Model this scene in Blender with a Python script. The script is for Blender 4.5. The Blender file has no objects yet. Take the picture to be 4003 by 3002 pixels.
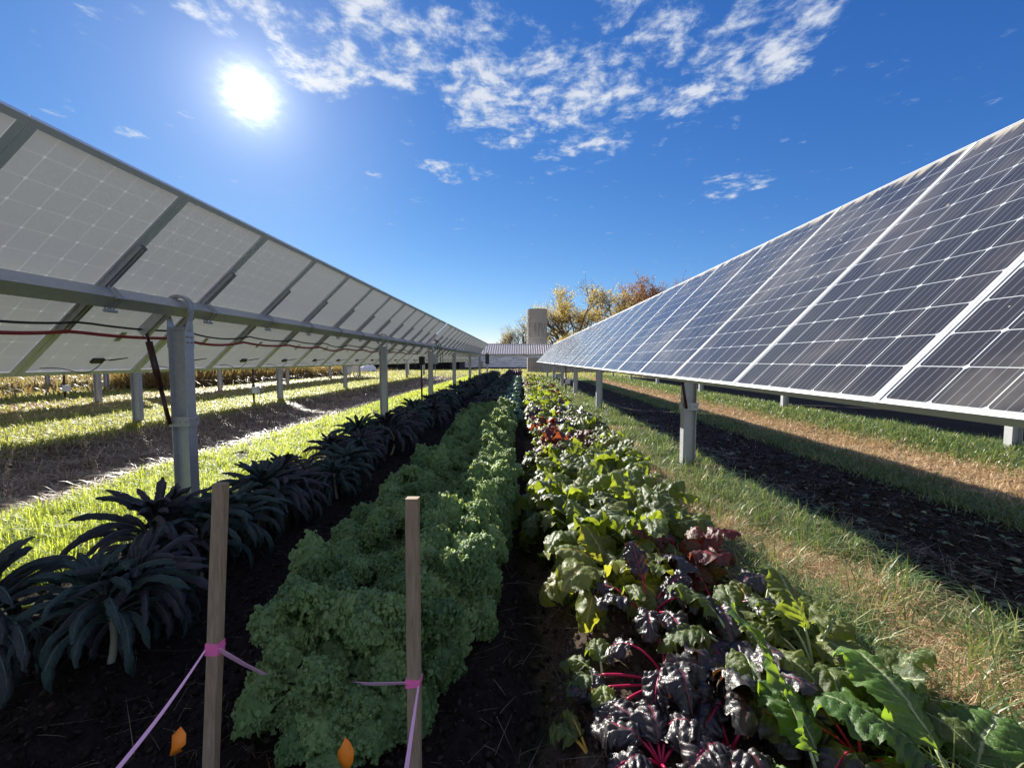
import bpy, math, random
import numpy as np
from mathutils import Vector, Matrix, Euler

R = math.radians
rng = np.random.default_rng(7)
random.seed(7)
scn = bpy.context.scene
COL = scn.collection
F_PX, IMG_W, IMG_H = 1633.0, 4003.0, 3002.0
VPX, VPY = 2036.0, 1407.0
H = 1.32                                   # camera height over the beds
pi = math.pi

# ------------------------------------------------------------------ camera
cam_d = bpy.data.cameras.new('Camera')
cam = bpy.data.objects.new('Camera', cam_d); COL.objects.link(cam)
cam_d.sensor_width = 36; cam_d.lens = 36 * F_PX / IMG_W
cam_d.clip_start = 0.05; cam_d.clip_end = 3000
pitch = math.atan((IMG_H / 2 - VPY) / F_PX); yaw = math.atan((VPX - IMG_W / 2) / F_PX)
cam.location = (0, 0, H)
cam.rotation_euler = (pi / 2 - pitch, 0, yaw)
scn.camera = cam
CM = Euler(cam.rotation_euler).to_matrix()

def ray(px, py):
    return (CM @ Vector(((px - IMG_W / 2) / F_PX, (IMG_H / 2 - py) / F_PX, -1))).normalized()

def at(px, py, Y):
    d = ray(px, py); k = Y / d.y
    return Vector((d.x * k, Y, H + d.z * k))

SUN = ray(978, 372)

# ------------------------------------------------------------------ mesh helpers
class G:
    """collects arrays of quads and triangles with uvs and material slots"""
    def __init__(s):
        s.V = []; s.Q = []; s.T = []; s.U = []; s.qm = []; s.tm = []; s.n = 0
    def add(s, V, Q=None, T=None, uv=None, m=0):
        V = np.asarray(V, float).reshape(-1, 3)
        s.V.append(V); s.U.append(np.zeros((len(V), 2)) if uv is None else np.asarray(uv, float))
        if Q is not None and len(Q):
            Q = np.asarray(Q, int); s.Q.append(Q + s.n); s.qm.append(np.full(len(Q), m))
        if T is not None and len(T):
            T = np.asarray(T, int); s.T.append(T + s.n); s.tm.append(np.full(len(T), m))
        s.n += len(V)
        return s
    def box(s, c, size, rot=None, m=0):
        c = np.array(c, float); h = np.array(size, float) / 2
        P = np.array([[x, y, z] for x in (-1, 1) for y in (-1, 1) for z in (-1, 1)], float) * h
        if rot is not None: P = P @ np.array(rot).T
        Q = [[0, 1, 3, 2], [4, 6, 7, 5], [0, 4, 5, 1], [2, 3, 7, 6], [0, 2, 6, 4], [1, 5, 7, 3]]
        return s.add(P + c, Q, m=m)
    def tube(s, pts, rad, seg=8, m=0, cap=True, uvx=0.0):
        P = np.array(pts, float); n = len(P); rad = np.broadcast_to(np.array(rad, float), (n,))
        T = np.gradient(P, axis=0); T /= np.linalg.norm(T, axis=1)[:, None] + 1e-12
        up = np.array([0, 0, 1.0]) if abs(T[0, 2]) < .9 else np.array([1.0, 0, 0])
        A = np.cross(T, up); A /= np.linalg.norm(A, axis=1)[:, None] + 1e-12
        B = np.cross(T, A)
        a = np.linspace(0, 2 * pi, seg, endpoint=False)
        V = P[:, None] + rad[:, None, None] * (A[:, None] * np.cos(a)[None, :, None] + B[:, None] * np.sin(a)[None, :, None])
        V = V.reshape(-1, 3)
        i = np.arange(n - 1)[:, None] * seg; j = np.arange(seg)[None]; j2 = (j + 1) % seg
        Q = np.stack([i + j, i + j2, i + seg + j2, i + seg + j], -1).reshape(-1, 4)
        uv = np.stack([np.full(n * seg, uvx), np.repeat(np.linspace(0, 1, n), seg)], 1)
        T3 = []
        if cap:
            V = np.vstack([V, P[0], P[-1]]); uv = np.vstack([uv, [uvx, 0], [uvx, 1]])
            for k in range(seg):
                T3.append([n * seg, (k + 1) % seg, k]); o = (n - 1) * seg
                T3.append([n * seg + 1, o + k, o + (k + 1) % seg])
        return s.add(V, Q, T3, uv, m)
    def build(s, name, mats, parent=None, smooth=False, link=True):
        me = bpy.data.meshes.new(name)
        V = np.vstack(s.V); U = np.vstack(s.U)
        Q = np.vstack(s.Q) if s.Q else np.zeros((0, 4), int)
        T = np.vstack(s.T) if s.T else np.zeros((0, 3), int)
        idx = np.concatenate([Q.ravel(), T.ravel()])
        me.vertices.add(len(V)); me.vertices.foreach_set('co', V.astype(np.float32).ravel())
        me.loops.add(len(idx)); me.loops.foreach_set('vertex_index', idx.astype(np.int32))
        npo = len(Q) + len(T); me.polygons.add(npo)
        ls = np.concatenate([np.arange(len(Q)) * 4, len(Q) * 4 + np.arange(len(T)) * 3])
        me.polygons.foreach_set('loop_start', ls.astype(np.int32))
        me.polygons.foreach_set('loop_total', np.concatenate([np.full(len(Q), 4), np.full(len(T), 3)]).astype(np.int32))
        mi = np.concatenate(s.qm + s.tm) if (s.qm or s.tm) else np.zeros(npo)
        me.polygons.foreach_set('material_index', mi.astype(np.int32))
        me.polygons.foreach_set('use_smooth', np.full(npo, bool(smooth)))
        ul = me.uv_layers.new(name='UVMap'); ul.data.foreach_set('uv', U[idx].astype(np.float32).ravel())
        me.update(calc_edges=True); me.validate()
        for mm in (mats if isinstance(mats, (list, tuple)) else [mats]): me.materials.append(mm)
        o = bpy.data.objects.new(name, me)
        if link: COL.objects.link(o)
        if parent: o.parent = parent
        return o

def grid(nu, nv):
    i = np.arange(nu - 1)[:, None] * nv; j = np.arange(nv - 1)[None]
    return np.stack([i + j, i + j + 1, i + nv + j + 1, i + nv + j], -1).reshape(-1, 4)

def tag(o, label=None, cat=None, group=None, kind=None):
    if label: o['label'] = label
    if cat: o['category'] = cat
    if group: o['group'] = group
    if kind: o['kind'] = kind
    return o

def thing(name, loc=(0, 0, 0), rz=0, **k):
    o = bpy.data.objects.new(name, None); COL.objects.link(o)
    o.location = loc; o.rotation_euler = (0, 0, rz); o.empty_display_size = .1
    return tag(o, **k)

def child(mesh_obj, parent, name=None, loc=(0, 0, 0), rot=(0, 0, 0)):
    c = mesh_obj.copy(); COL.objects.link(c); c.parent = parent
    if name: c.name = name
    c.location = loc; c.rotation_euler = rot
    return c

# ------------------------------------------------------------------ material helpers
class NT:
    def __init__(s, tree): s.t = tree; s.N = tree.nodes; s.L = tree.links
    def n(s, typ, **k):
        nd = s.N.new(typ)
        for a, b in k.items():
            if a[0] == 'i' and a[1:].isdigit(): s.put(nd.inputs[int(a[1:])], b)
            elif a.startswith('I_'): s.put(nd.inputs[a[2:].replace('_', ' ')], b)
            else: setattr(nd, a, b)
        return nd
    def put(s, sock, v):
        if isinstance(v, bpy.types.NodeSocket): s.L.new(v, sock)
        elif isinstance(v, bpy.types.Node): s.L.new(v.outputs[0], sock)
        elif isinstance(v, tuple) and len(v) == 3 and sock.type == 'RGBA': sock.default_value = (*v, 1)
        else: sock.default_value = v
    def m(s, op, a, b=0.0, c=None, clamp=False):
        nd = s.n('ShaderNodeMath', operation=op, use_clamp=clamp); s.put(nd.inputs[0], a); s.put(nd.inputs[1], b)
        if c is not None: s.put(nd.inputs[2], c)
        return nd.outputs[0]
    def mix(s, f, a, b, blend='MIX'):
        nd = s.n('ShaderNodeMix', data_type='RGBA', blend_type=blend, clamp_factor=True)
        s.put(nd.inputs[0], f); s.put(nd.inputs[6], a); s.put(nd.inputs[7], b)
        return nd.outputs[2]
    def ss(s, v, lo, hi):      # smoothstep 0..1
        nd = s.n('ShaderNodeMapRange', interpolation_type='SMOOTHSTEP')
        s.put(nd.inputs[0], v); nd.inputs[1].default_value = lo; nd.inputs[2].default_value = hi
        return nd.outputs[0]
    def noise(s, vec, scale, detail=4, rough=.55, dim='3D', dist=0.0):
        nd = s.n('ShaderNodeTexNoise', noise_dimensions=dim)
        if vec is not None: s.put(nd.inputs['Vector'], vec)
        nd.inputs['Scale'].default_value = scale; nd.inputs['Detail'].default_value = detail
        nd.inputs['Roughness'].default_value = rough; nd.inputs['Distortion'].default_value = dist
        return nd.outputs[0]
    def ramp(s, f, stops, interp='LINEAR'):
        nd = s.n('ShaderNodeValToRGB'); cr = nd.color_ramp; cr.interpolation = interp
        while len(cr.elements) > 1: cr.elements.remove(cr.elements[-1])
        cr.elements[0].position = stops[0][0]; cr.elements[0].color = (*stops[0][1], 1)
        for p, c in stops[1:]:
            e = cr.elements.new(p); e.color = (*c, 1)
        s.put(nd.inputs[0], f); return nd.outputs[0]
    def mapping(s, vec, scale=(1, 1, 1), loc=(0, 0, 0)):
        nd = s.n('ShaderNodeMapping'); s.put(nd.inputs[0], vec)
        nd.inputs['Scale'].default_value = scale; nd.inputs['Location'].default_value = loc
        return nd.outputs[0]

def mat(name):
    m = bpy.data.materials.new(name); m.use_nodes = True
    m.node_tree.nodes.clear(); t = NT(m.node_tree)
    t.out = t.n('ShaderNodeOutputMaterial')
    return m, t

def principled(t, color, rough=.6, metal=0.0, spec=.5, bump=None, bd=.01, bs=.5):
    p = t.n('ShaderNodeBsdfPrincipled')
    t.put(p.inputs['Base Color'], color); t.put(p.inputs['Roughness'], rough)
    t.put(p.inputs['Metallic'], metal); t.put(p.inputs['Specular IOR Level'], spec)
    if bump is not None:
        b = t.n('ShaderNodeBump'); t.put(b.inputs['Height'], bump)
        b.inputs['Distance'].default_value = bd; b.inputs['Strength'].default_value = bs
        t.L.new(b.outputs[0], p.inputs['Normal'])
    return p

def simple(name, color, rough=.6, metal=0., var=.15, scale=8, spec=.5, bd=.004, bs=.4, stretch=(1, 1, 1)):
    m, t = mat(name); tc = t.n('ShaderNodeTexCoord')
    v = t.mapping(tc.outputs['Object'], stretch)
    n = t.noise(v, scale, 5, .6)
    c = t.mix(n, tuple(x * (1 - var) for x in color), tuple(min(1, x * (1 + var)) for x in color))
    p = principled(t, c, rough, metal, spec, n, bd, bs); t.L.new(p.outputs[0], t.out.inputs[0])
    return m

def leafmat(name, color_fn, trans=(.25, .4, .05), tf=.35, rough=.4, spec=.5, bscale=60, bd=.003, bs=.5):
    m, t = mat(name); tc = t.n('ShaderNodeTexCoord'); uv = t.n('ShaderNodeSeparateXYZ'); t.L.new(tc.outputs['UV'], uv.inputs[0])
    rnd = t.n('ShaderNodeObjectInfo').outputs['Random']
    col, tcol, bmp = color_fn(t, tc, uv.outputs[0], uv.outputs[1], rnd)
    nz = t.noise(tc.outputs['Object'], bscale, 3, .6)
    if bmp is not None: nz = t.m('ADD', t.m('MULTIPLY', nz, .5), bmp)
    p = principled(t, col, rough, 0, spec, nz, bd, bs)
    tr = t.n('ShaderNodeBsdfTranslucent'); t.put(tr.inputs[0], tcol if tcol is not None else trans)
    mx = t.n('ShaderNodeMixShader'); t.put(mx.inputs[0], tf); t.L.new(p.outputs[0], mx.inputs[1]); t.L.new(tr.outputs[0], mx.inputs[2])
    t.L.new(mx.outputs[0], t.out.inputs[0])
    return m

M = {}
M['galv'] = simple('galvanised_steel', (.5, .51, .53), .5, .55, .2, 25, bs=.1)
M['galv_dark'] = simple('weathered_steel', (.4, .4, .41), .5, .25, .2, 25, bs=.1)
M['alu'] = simple('aluminium_frame', (.72, .73, .74), .45, .2, .06, 15, bs=.05)
M['black'] = simple('black_rubber', (.015, .015, .017), .5, 0, .2, 20)
M['redcable'] = simple('red_cable', (.3, .02, .03), .5, 0, .2, 20)
M['damper'] = simple('damper_paint', (.05, .015, .015), .35, 0, .2, 20)
M['white'] = simple('white_paint', (.72, .74, .76), .5, 0, .08, 6)
M['greybox'] = simple('grey_enclosure', (.42, .45, .46), .5, 0, .08, 6)
M['pink'] = simple('pink_flagging', (.98, .2, .5), .45, 0, .08, 30)
M['pinkpale'] = simple('pink_flagging_pale', (.97, .55, .82), .45, 0, .06, 30)
M['orange'] = simple('orange_flag', (1.0, .27, .02), .5, 0, .1, 30)
M['wire'] = simple('flag_wire', (.25, .25, .25), .4, .8)
M['bark'] = simple('bark', (.14, .11, .085), .9, 0, .45, 3, bd=.05, bs=.8, stretch=(1, 1, .25))
M['dark'] = simple('dark_boards', (.035, .035, .04), .8, 0, .4, 2)
M['whitepile'] = simple('white_row_cover', (.8, .82, .85), .7, 0, .1, 3)

# wood stake
def mk_stake():
    m, t = mat('stake_wood'); tc = t.n('ShaderNodeTexCoord')
    v = t.mapping(tc.outputs['Object'], (60, 60, 3))
    n = t.noise(v, 2.2, 6, .7, dist=.4); n2 = t.noise(tc.outputs['Object'], 9, 3)
    c = t.ramp(n, [(.25, (.2, .15, .095)), (.5, (.37, .28, .19)), (.75, (.52, .41, .3))])
    c = t.mix(t.m('MULTIPLY', n2, .4), c, (.2, .17, .14))
    p = principled(t, c, .8, 0, .2, n, .002, .6); t.L.new(p.outputs[0], t.out.inputs[0]); return m
M['stake'] = mk_stake()

# laminate: 6 x 12 cells, front glass and white back, one sheet
def mk_laminate():
    m, t = mat('solar_laminate'); tc = t.n('ShaderNodeTexCoord'); s = t.n('ShaderNodeSeparateXYZ'); t.L.new(tc.outputs['UV'], s.inputs[0])
    geo = t.n('ShaderNodeNewGeometry'); info = t.n('ShaderNodeObjectInfo')
    cu = t.m('SUBTRACT', t.m('MULTIPLY', s.outputs[0], 6.14), .07); cv = t.m('SUBTRACT', t.m('MULTIPLY', s.outputs[1], 12.2), .1)
    fu = t.m('ABSOLUTE', t.m('SUBTRACT', t.m('FRACT', cu), .5)); fv = t.m('ABSOLUTE', t.m('SUBTRACT', t.m('FRACT', cv), .5))
    gap = t.m('MAXIMUM', t.m('GREATER_THAN', fu, .4885), t.m('GREATER_THAN', fv, .4905))
    dia = t.m('GREATER_THAN', t.m('ADD', fu, fv), .925)
    edge = t.m('MAXIMUM', t.m('GREATER_THAN', t.m('ABSOLUTE', t.m('SUBTRACT', cu, 3)), 3.0), t.m('GREATER_THAN', t.m('ABSOLUTE', t.m('SUBTRACT', cv, 6)), 6.0))
    white = t.m('MAXIMUM', t.m('MAXIMUM', gap, dia), edge)
    bb = t.m('ABSOLUTE', t.m('SUBTRACT', t.m('FRACT', t.m('ADD', t.m('MULTIPLY', t.m('FRACT', cu), 5), 0.0)), .5))
    bus = t.m('LESS_THAN', bb, .045)
    n = t.noise(tc.outputs['Object'], 3, 4, .6)
    cell = t.mix(n, (.010, .011, .018), (.02, .022, .03))
    cell = t.mix(t.m('MULTIPLY', bus, .4), cell, (.3, .33, .4))
    fr = t.mix(white, cell, (.62, .66, .68))
    # dust film and dirt along the top edge, bird spots
    pos = geo.outputs['Position']
    dn = t.noise(t.mapping(pos, (1, 1.2, 1)), 1.6, 5, .6)
    film = t.m('ADD', .05, t.m('MULTIPLY', t.ss(dn, .42, .75), .16))
    dn2 = t.noise(t.mapping(pos, (1, 6, 1)), 2.5, 4, .65)
    top = t.m('MULTIPLY', t.ss(t.m('ADD', s.outputs[1], t.m('MULTIPLY', t.m('SUBTRACT', dn2, .5), .22)), .955, 1.0), .75)
    low = t.m('MULTIPLY', t.ss(t.m('SUBTRACT', 1.0, s.outputs[1]), .985, 1.0), .5)
    vor = t.n('ShaderNodeTexVoronoi', voronoi_dimensions='3D'); t.put(vor.inputs['Vector'], pos); vor.inputs['Scale'].default_value = 7
    spot = t.m('MULTIPLY', t.m('LESS_THAN', vor.outputs['Distance'], .055), t.m('GREATER_THAN', t.noise(pos, 1.7, 2), .5))
    dirt = t.m('MAXIMUM', t.m('MAXIMUM', t.m('MAXIMUM', film, top), low), t.m('MULTIPLY', spot, .8))
    fr = t.mix(dirt, fr, (.42, .38, .31))
    pf = principled(t, fr, t.m('ADD', .14, t.m('MULTIPLY', dirt, .6)), 0, .32)
    # back
    bcol = t.mix(white, (.69, .71, .72), (.73, .75, .76))
    bcol = t.mix(t.m('MULTIPLY', t.noise(pos, 2.5, 5, .65), .25), bcol, (.42, .42, .4))
    pb = principled(t, bcol, .55, 0, .3)
    tr = t.n('ShaderNodeBsdfTranslucent'); t.put(tr.inputs[0], t.mix(white, (.3, .31, .32), (.48, .49, .5)))
    mb = t.n('ShaderNodeMixShader'); t.put(mb.inputs[0], t.m('ADD', .2, t.m('MULTIPLY', t.m('ADD', t.m('MULTIPLY', white, .12), t.m('MULTIPLY', dia, .6)), .045)))
    t.L.new(pb.outputs[0], mb.inputs[1]); t.L.new(tr.outputs[0], mb.inputs[2])
    mf = t.n('ShaderNodeMixShader'); t.put(mf.inputs[0], t.m('ADD', .06, t.m('MULTIPLY', white, .09)))
    t.L.new(pf.outputs[0], mf.inputs[1]); t.L.new(tr.outputs[0], mf.inputs[2])
    mx = t.n('ShaderNodeMixShader'); t.L.new(geo.outputs['Backfacing'], mx.inputs[0]); t.L.new(mf.outputs[0], mx.inputs[1]); t.L.new(mb.outputs[0], mx.inputs[2])
    t.L.new(mx.outputs[0], t.out.inputs[0]); return m
M['lam'] = mk_laminate()

# ------------------------------------------------------------------ terrain
def sst(x, a, b):
    q = np.clip((x - a) / (b - a), 0, 1); return q * q * (3 - 2 * q)
_ph = rng.uniform(0, 6.28, (24, 2)); _dr = rng.uniform(0, 6.28, 24)
def wob(x, y, wl, k0=0, n=6):
    s = 0
    for k in range(k0, k0 + n):
        f = 2 * pi / wl * (0.7 + .6 * ((k * 37) % 10) / 10)
        s = s + np.sin(f * (x * math.cos(_dr[k]) + y * math.sin(_dr[k])) + _ph[k, 0])
    return s / n
def hz(x, y):
    x = np.asarray(x, float); y = np.asarray(y, float)
    z = -.17 * np.exp(-((x - .1) / .17) ** 2)                       # furrow path
    z = z - .09 * np.exp(-((x + 1.52) / .16) ** 2) - .07 * np.exp(-((x + 2.75) / .25) ** 2)
    z = z - .2 * sst(x, 2.5, 3.4) * (1 - sst(x, 5.6, 7.0))
    z = z - .2 * sst(-x, 4.1, 5.0) * (1 - sst(-x, 6.4, 7.6)) + .05 * wob(x * 1.6, y, 1.1, 3) * sst(-x, 4.4, 4.8) * (1 - sst(-x, 6.6, 7.2))
    z = z + .025 * wob(x, y, 1.6) + .012 * wob(x, y, .5, 8)
    far = sst(np.hypot(x, y), 30, 45)
    return z * (1 - far)

def mk_ground():
    m, t = mat('field_ground'); geo = t.n('ShaderNodeNewGeometry'); pos = geo.outputs['Position']
    s = t.n('ShaderNodeSeparateXYZ'); t.L.new(pos, s.inputs[0]); X = s.outputs[0]; Y = s.outputs[1]
    w = t.noise(pos, 1.3, 4, .6); X = t.m('ADD', X, t.m('MULTIPLY', t.m('SUBTRACT', w, .5), .7))
    fine = t.noise(pos, 28, 6, .7); mid = t.noise(pos, 4, 5, .6)
    soil = t.ramp(t.m('ADD', t.m('MULTIPLY', fine, .6), t.m('MULTIPLY', mid, .4)), [(.3, (.035, .026, .02)), (.5, (.075, .055, .04)), (.7, (.17, .125, .09))])
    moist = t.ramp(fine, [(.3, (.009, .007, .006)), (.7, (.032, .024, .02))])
    straw = t.ramp(fine, [(.3, (.07, .05, .03)), (.5, (.2, .14, .08)), (.7, (.42, .31, .18))])
    grass = t.ramp(fine, [(.3, (.03, .035, .012)), (.5, (.06, .075, .02)), (.7, (.14, .12, .05))])
    dry = t.ramp(t.m('ADD', t.m('MULTIPLY', fine, .5), t.m('MULTIPLY', t.noise(pos, .5, 5, .6), .5)), [(.35, (.1, .11, .03)), (.5, (.2, .17, .07)), (.65, (.34, .26, .13))])
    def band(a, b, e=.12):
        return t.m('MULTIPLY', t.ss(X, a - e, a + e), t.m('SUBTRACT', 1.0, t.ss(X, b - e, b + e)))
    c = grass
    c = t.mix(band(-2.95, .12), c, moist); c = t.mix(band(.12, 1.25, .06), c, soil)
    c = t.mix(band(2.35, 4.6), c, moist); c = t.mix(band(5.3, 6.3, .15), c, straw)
    c = t.mix(band(-7.2, -4.4, .1), c, straw); c = t.mix(band(-12.8, -10.2, .2), c, straw)
    c = t.mix(band(8.0, 10.2, .2), c, moist); c = t.mix(band(10.2, 11.6, .2), c, straw)
    c = t.mix(t.ss(Y, 30, 42), c, dry); c = t.mix(t.ss(t.m('ABSOLUTE', X), 17, 22), c, dry)
    bmp = t.m('ADD', t.m('MULTIPLY', fine, .6), t.m('MULTIPLY', t.noise(pos, 90, 4, .7), .4))
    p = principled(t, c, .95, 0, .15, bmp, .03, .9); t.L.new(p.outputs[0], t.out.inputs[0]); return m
M['ground'] = mk_ground()

def axis(a, b, core_a, core_b, fine, coarse):
    r = list(np.arange(core_a, core_b + 1e-6, fine))
    st = fine; v = core_b
    while v < b: st = min(st * 1.12, coarse); v += st; r.append(v)
    st = fine; v = core_a
    while v > a: st = min(st * 1.12, coarse); v -= st; r.insert(0, v)
    return np.array(r)
gx = axis(-1400, 1400, -3.0, 5.5, .035, 120); gy = axis(-400, 2200, .6, 4.5, .035, 120)
XX, YY = np.meshgrid(gx, gy, indexing='ij')
near = (1 - sst(np.hypot(XX - 1, YY - 2), 3, 9))
ZZ = hz(XX, YY) + near * (.012 * wob(XX, YY, .16, 3, 8) * .8 + rng.normal(0, .007, XX.shape))
g = G(); g.add(np.stack([XX, YY, ZZ], -1).reshape(-1, 3), grid(len(gx), len(gy))[:, ::-1])
tag(g.build('ground', M['ground'], smooth=True), kind='structure')

# ------------------------------------------------------------------ solar arrays
PW, PL = .985, 1.95
def panel_parts():
    hw, hl = PW / 2 - .003, PL / 2
    g = G(); a, b = hw - .008, hl - .008
    g.add([[-b, -a, 0], [b, -a, 0], [b, a, 0], [-b, a, 0]], [[0, 1, 2, 3]], uv=[[0, 0], [0, 1], [1, 1], [1, 0]])
    lam = g.build('solar_panel', M['lam'], link=False)
    f = G()
    for s in (-1, 1):
        f.box((s * (hl - .005), 0, -.014), (.010, 2 * hw, .036)); f.box((0, s * (hw - .005), -.014), (2 * hl - .0202, .010, .036))
        f.box((s * (hl - .0255), 0, -.0308), (.031, 2 * hw - .0204, .0022)); f.box((0, s * (hw - .0255), -.0306), (2 * hl - .083, .031, .0022))
    fr = f.build('frame', M['alu'], link=False)
    j = G(); j.box((-.82, .05, -.012), (.05, .10, .022)); jb = j.build('junction_box', M['black'], link=False)
    w = G()
    q = np.linspace(0, 1, 22)
    w.tube(np.stack([-.80 - .10 * np.sin(q * pi * .5) + .03 * np.sin(q * 9), .05 - .42 * q + .12 * np.sin(q * pi), -.03 - .05 * np.sin(q * pi)], 1), .0035, 5)
    w.tube(np.stack([-.80 + .07 * np.sin(q * pi), .08 + .16 * np.sin(q * pi * .9), -.03 - .03 * np.sin(q * pi)], 1), .0035, 5)
    wl = w.build('wire_loop', M['black'], link=False, smooth=True)
    st = G(); st.box((-.52, .06, -.0025), (.11, .055, .0015)); sk = st.build('rating_sticker', M['galv_dark'], link=False)
    return lam, fr, jb, wl, sk
LAM, FRM, JBX, WLP, STK = panel_parts()

def hbeam(z0, z1):
    g = G(); c = (z0 + z1) / 2; h = z1 - z0
    g.box((-.072, 0, c), (.007, .105, h)); g.box((.072, 0, c), (.007, .105, h)); g.box((0, 0, c), (.137, .006, h))
    return g
def bearing_mb():
    g = G(); a = np.linspace(-.15 * pi, 1.15 * pi, 22)
    for r0, m in ((.115, 1),):
        for yy in (-.022, .022):
            pass
        ro, ri = .118, .096
        V = []
        for q in a:
            for r_, y_ in ((ro, -.03), (ro, .03), (ri, .03), (ri, -.03)):
                V.append([r_ * math.cos(q), y_, r_ * math.sin(q)])
        n = len(a); Q = []
        for i in range(n - 1):
            for k in range(4): Q.append([i * 4 + k, i * 4 + (k + 1) % 4, i * 4 + 4 + (k + 1) % 4, i * 4 + 4 + k])
        Q += [[0, 3, 2, 1], [n * 4 - 4, n * 4 - 3, n * 4 - 2, n * 4 - 1]]
        g.add(V, Q, m=1)
    for s in (-1, 1):   # tapered side plates
        x = s * .082; V = []
        for z, w in ((-.36, .052), (-.22, .052), (-.12, .028), (-.03, .022)):
            xx = s * (.079 + (.036 if z > -.1 else .012 if z > -.2 else 0))
            V += [[xx - .004, -w, z], [xx - .004, w, z], [xx + .004, w, z], [xx + .004, -w, z]]
        Q = []
        for i in range(3):
            for k in range(4): Q.append([i * 4 + k, i * 4 + (k + 1) % 4, i * 4 + 4 + (k + 1) % 4, i * 4 + 4 + k])
        Q += [[0, 3, 2, 1], [12, 13, 14, 15]]
        g.add(V, Q, m=0)
        for yy in (-.025, .025):
            for zz in (-.26, -.31): g.tube([(s * .083, yy, zz), (s * .100, yy, zz)], .009, 6, m=1)
    g.tube([(-.10, 0, -.2), (.10, 0, -.2)], .007, 6, m=1)
    return g
BRG = bearing_mb().build('bearing', [M['galv'], M['galv_dark']], link=False)
def clamp_mb():
    g = G()
    g.box((0, -.0585, 0), (.185, .006, .09)); g.box((0, .0585, 0), (.185, .006, .09))
    g.box((-.0895, 0, 0), (.006, .111, .09)); g.box((.0895, 0, 0), (.006, .111, .09))
    for x in (-.06, .0, .06): g.tube([(x, -.062, 0), (x, -.072, 0)], .009, 6)
    g.tube([(.09, -.03, .02), (.115, -.03, .02)], .01, 6); g.tube([(.09, .03, .02), (.115, .03, .02)], .01, 6)
    return g
CLP = clamp_mb().build('clamp', M['galv'], link=False)

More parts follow.
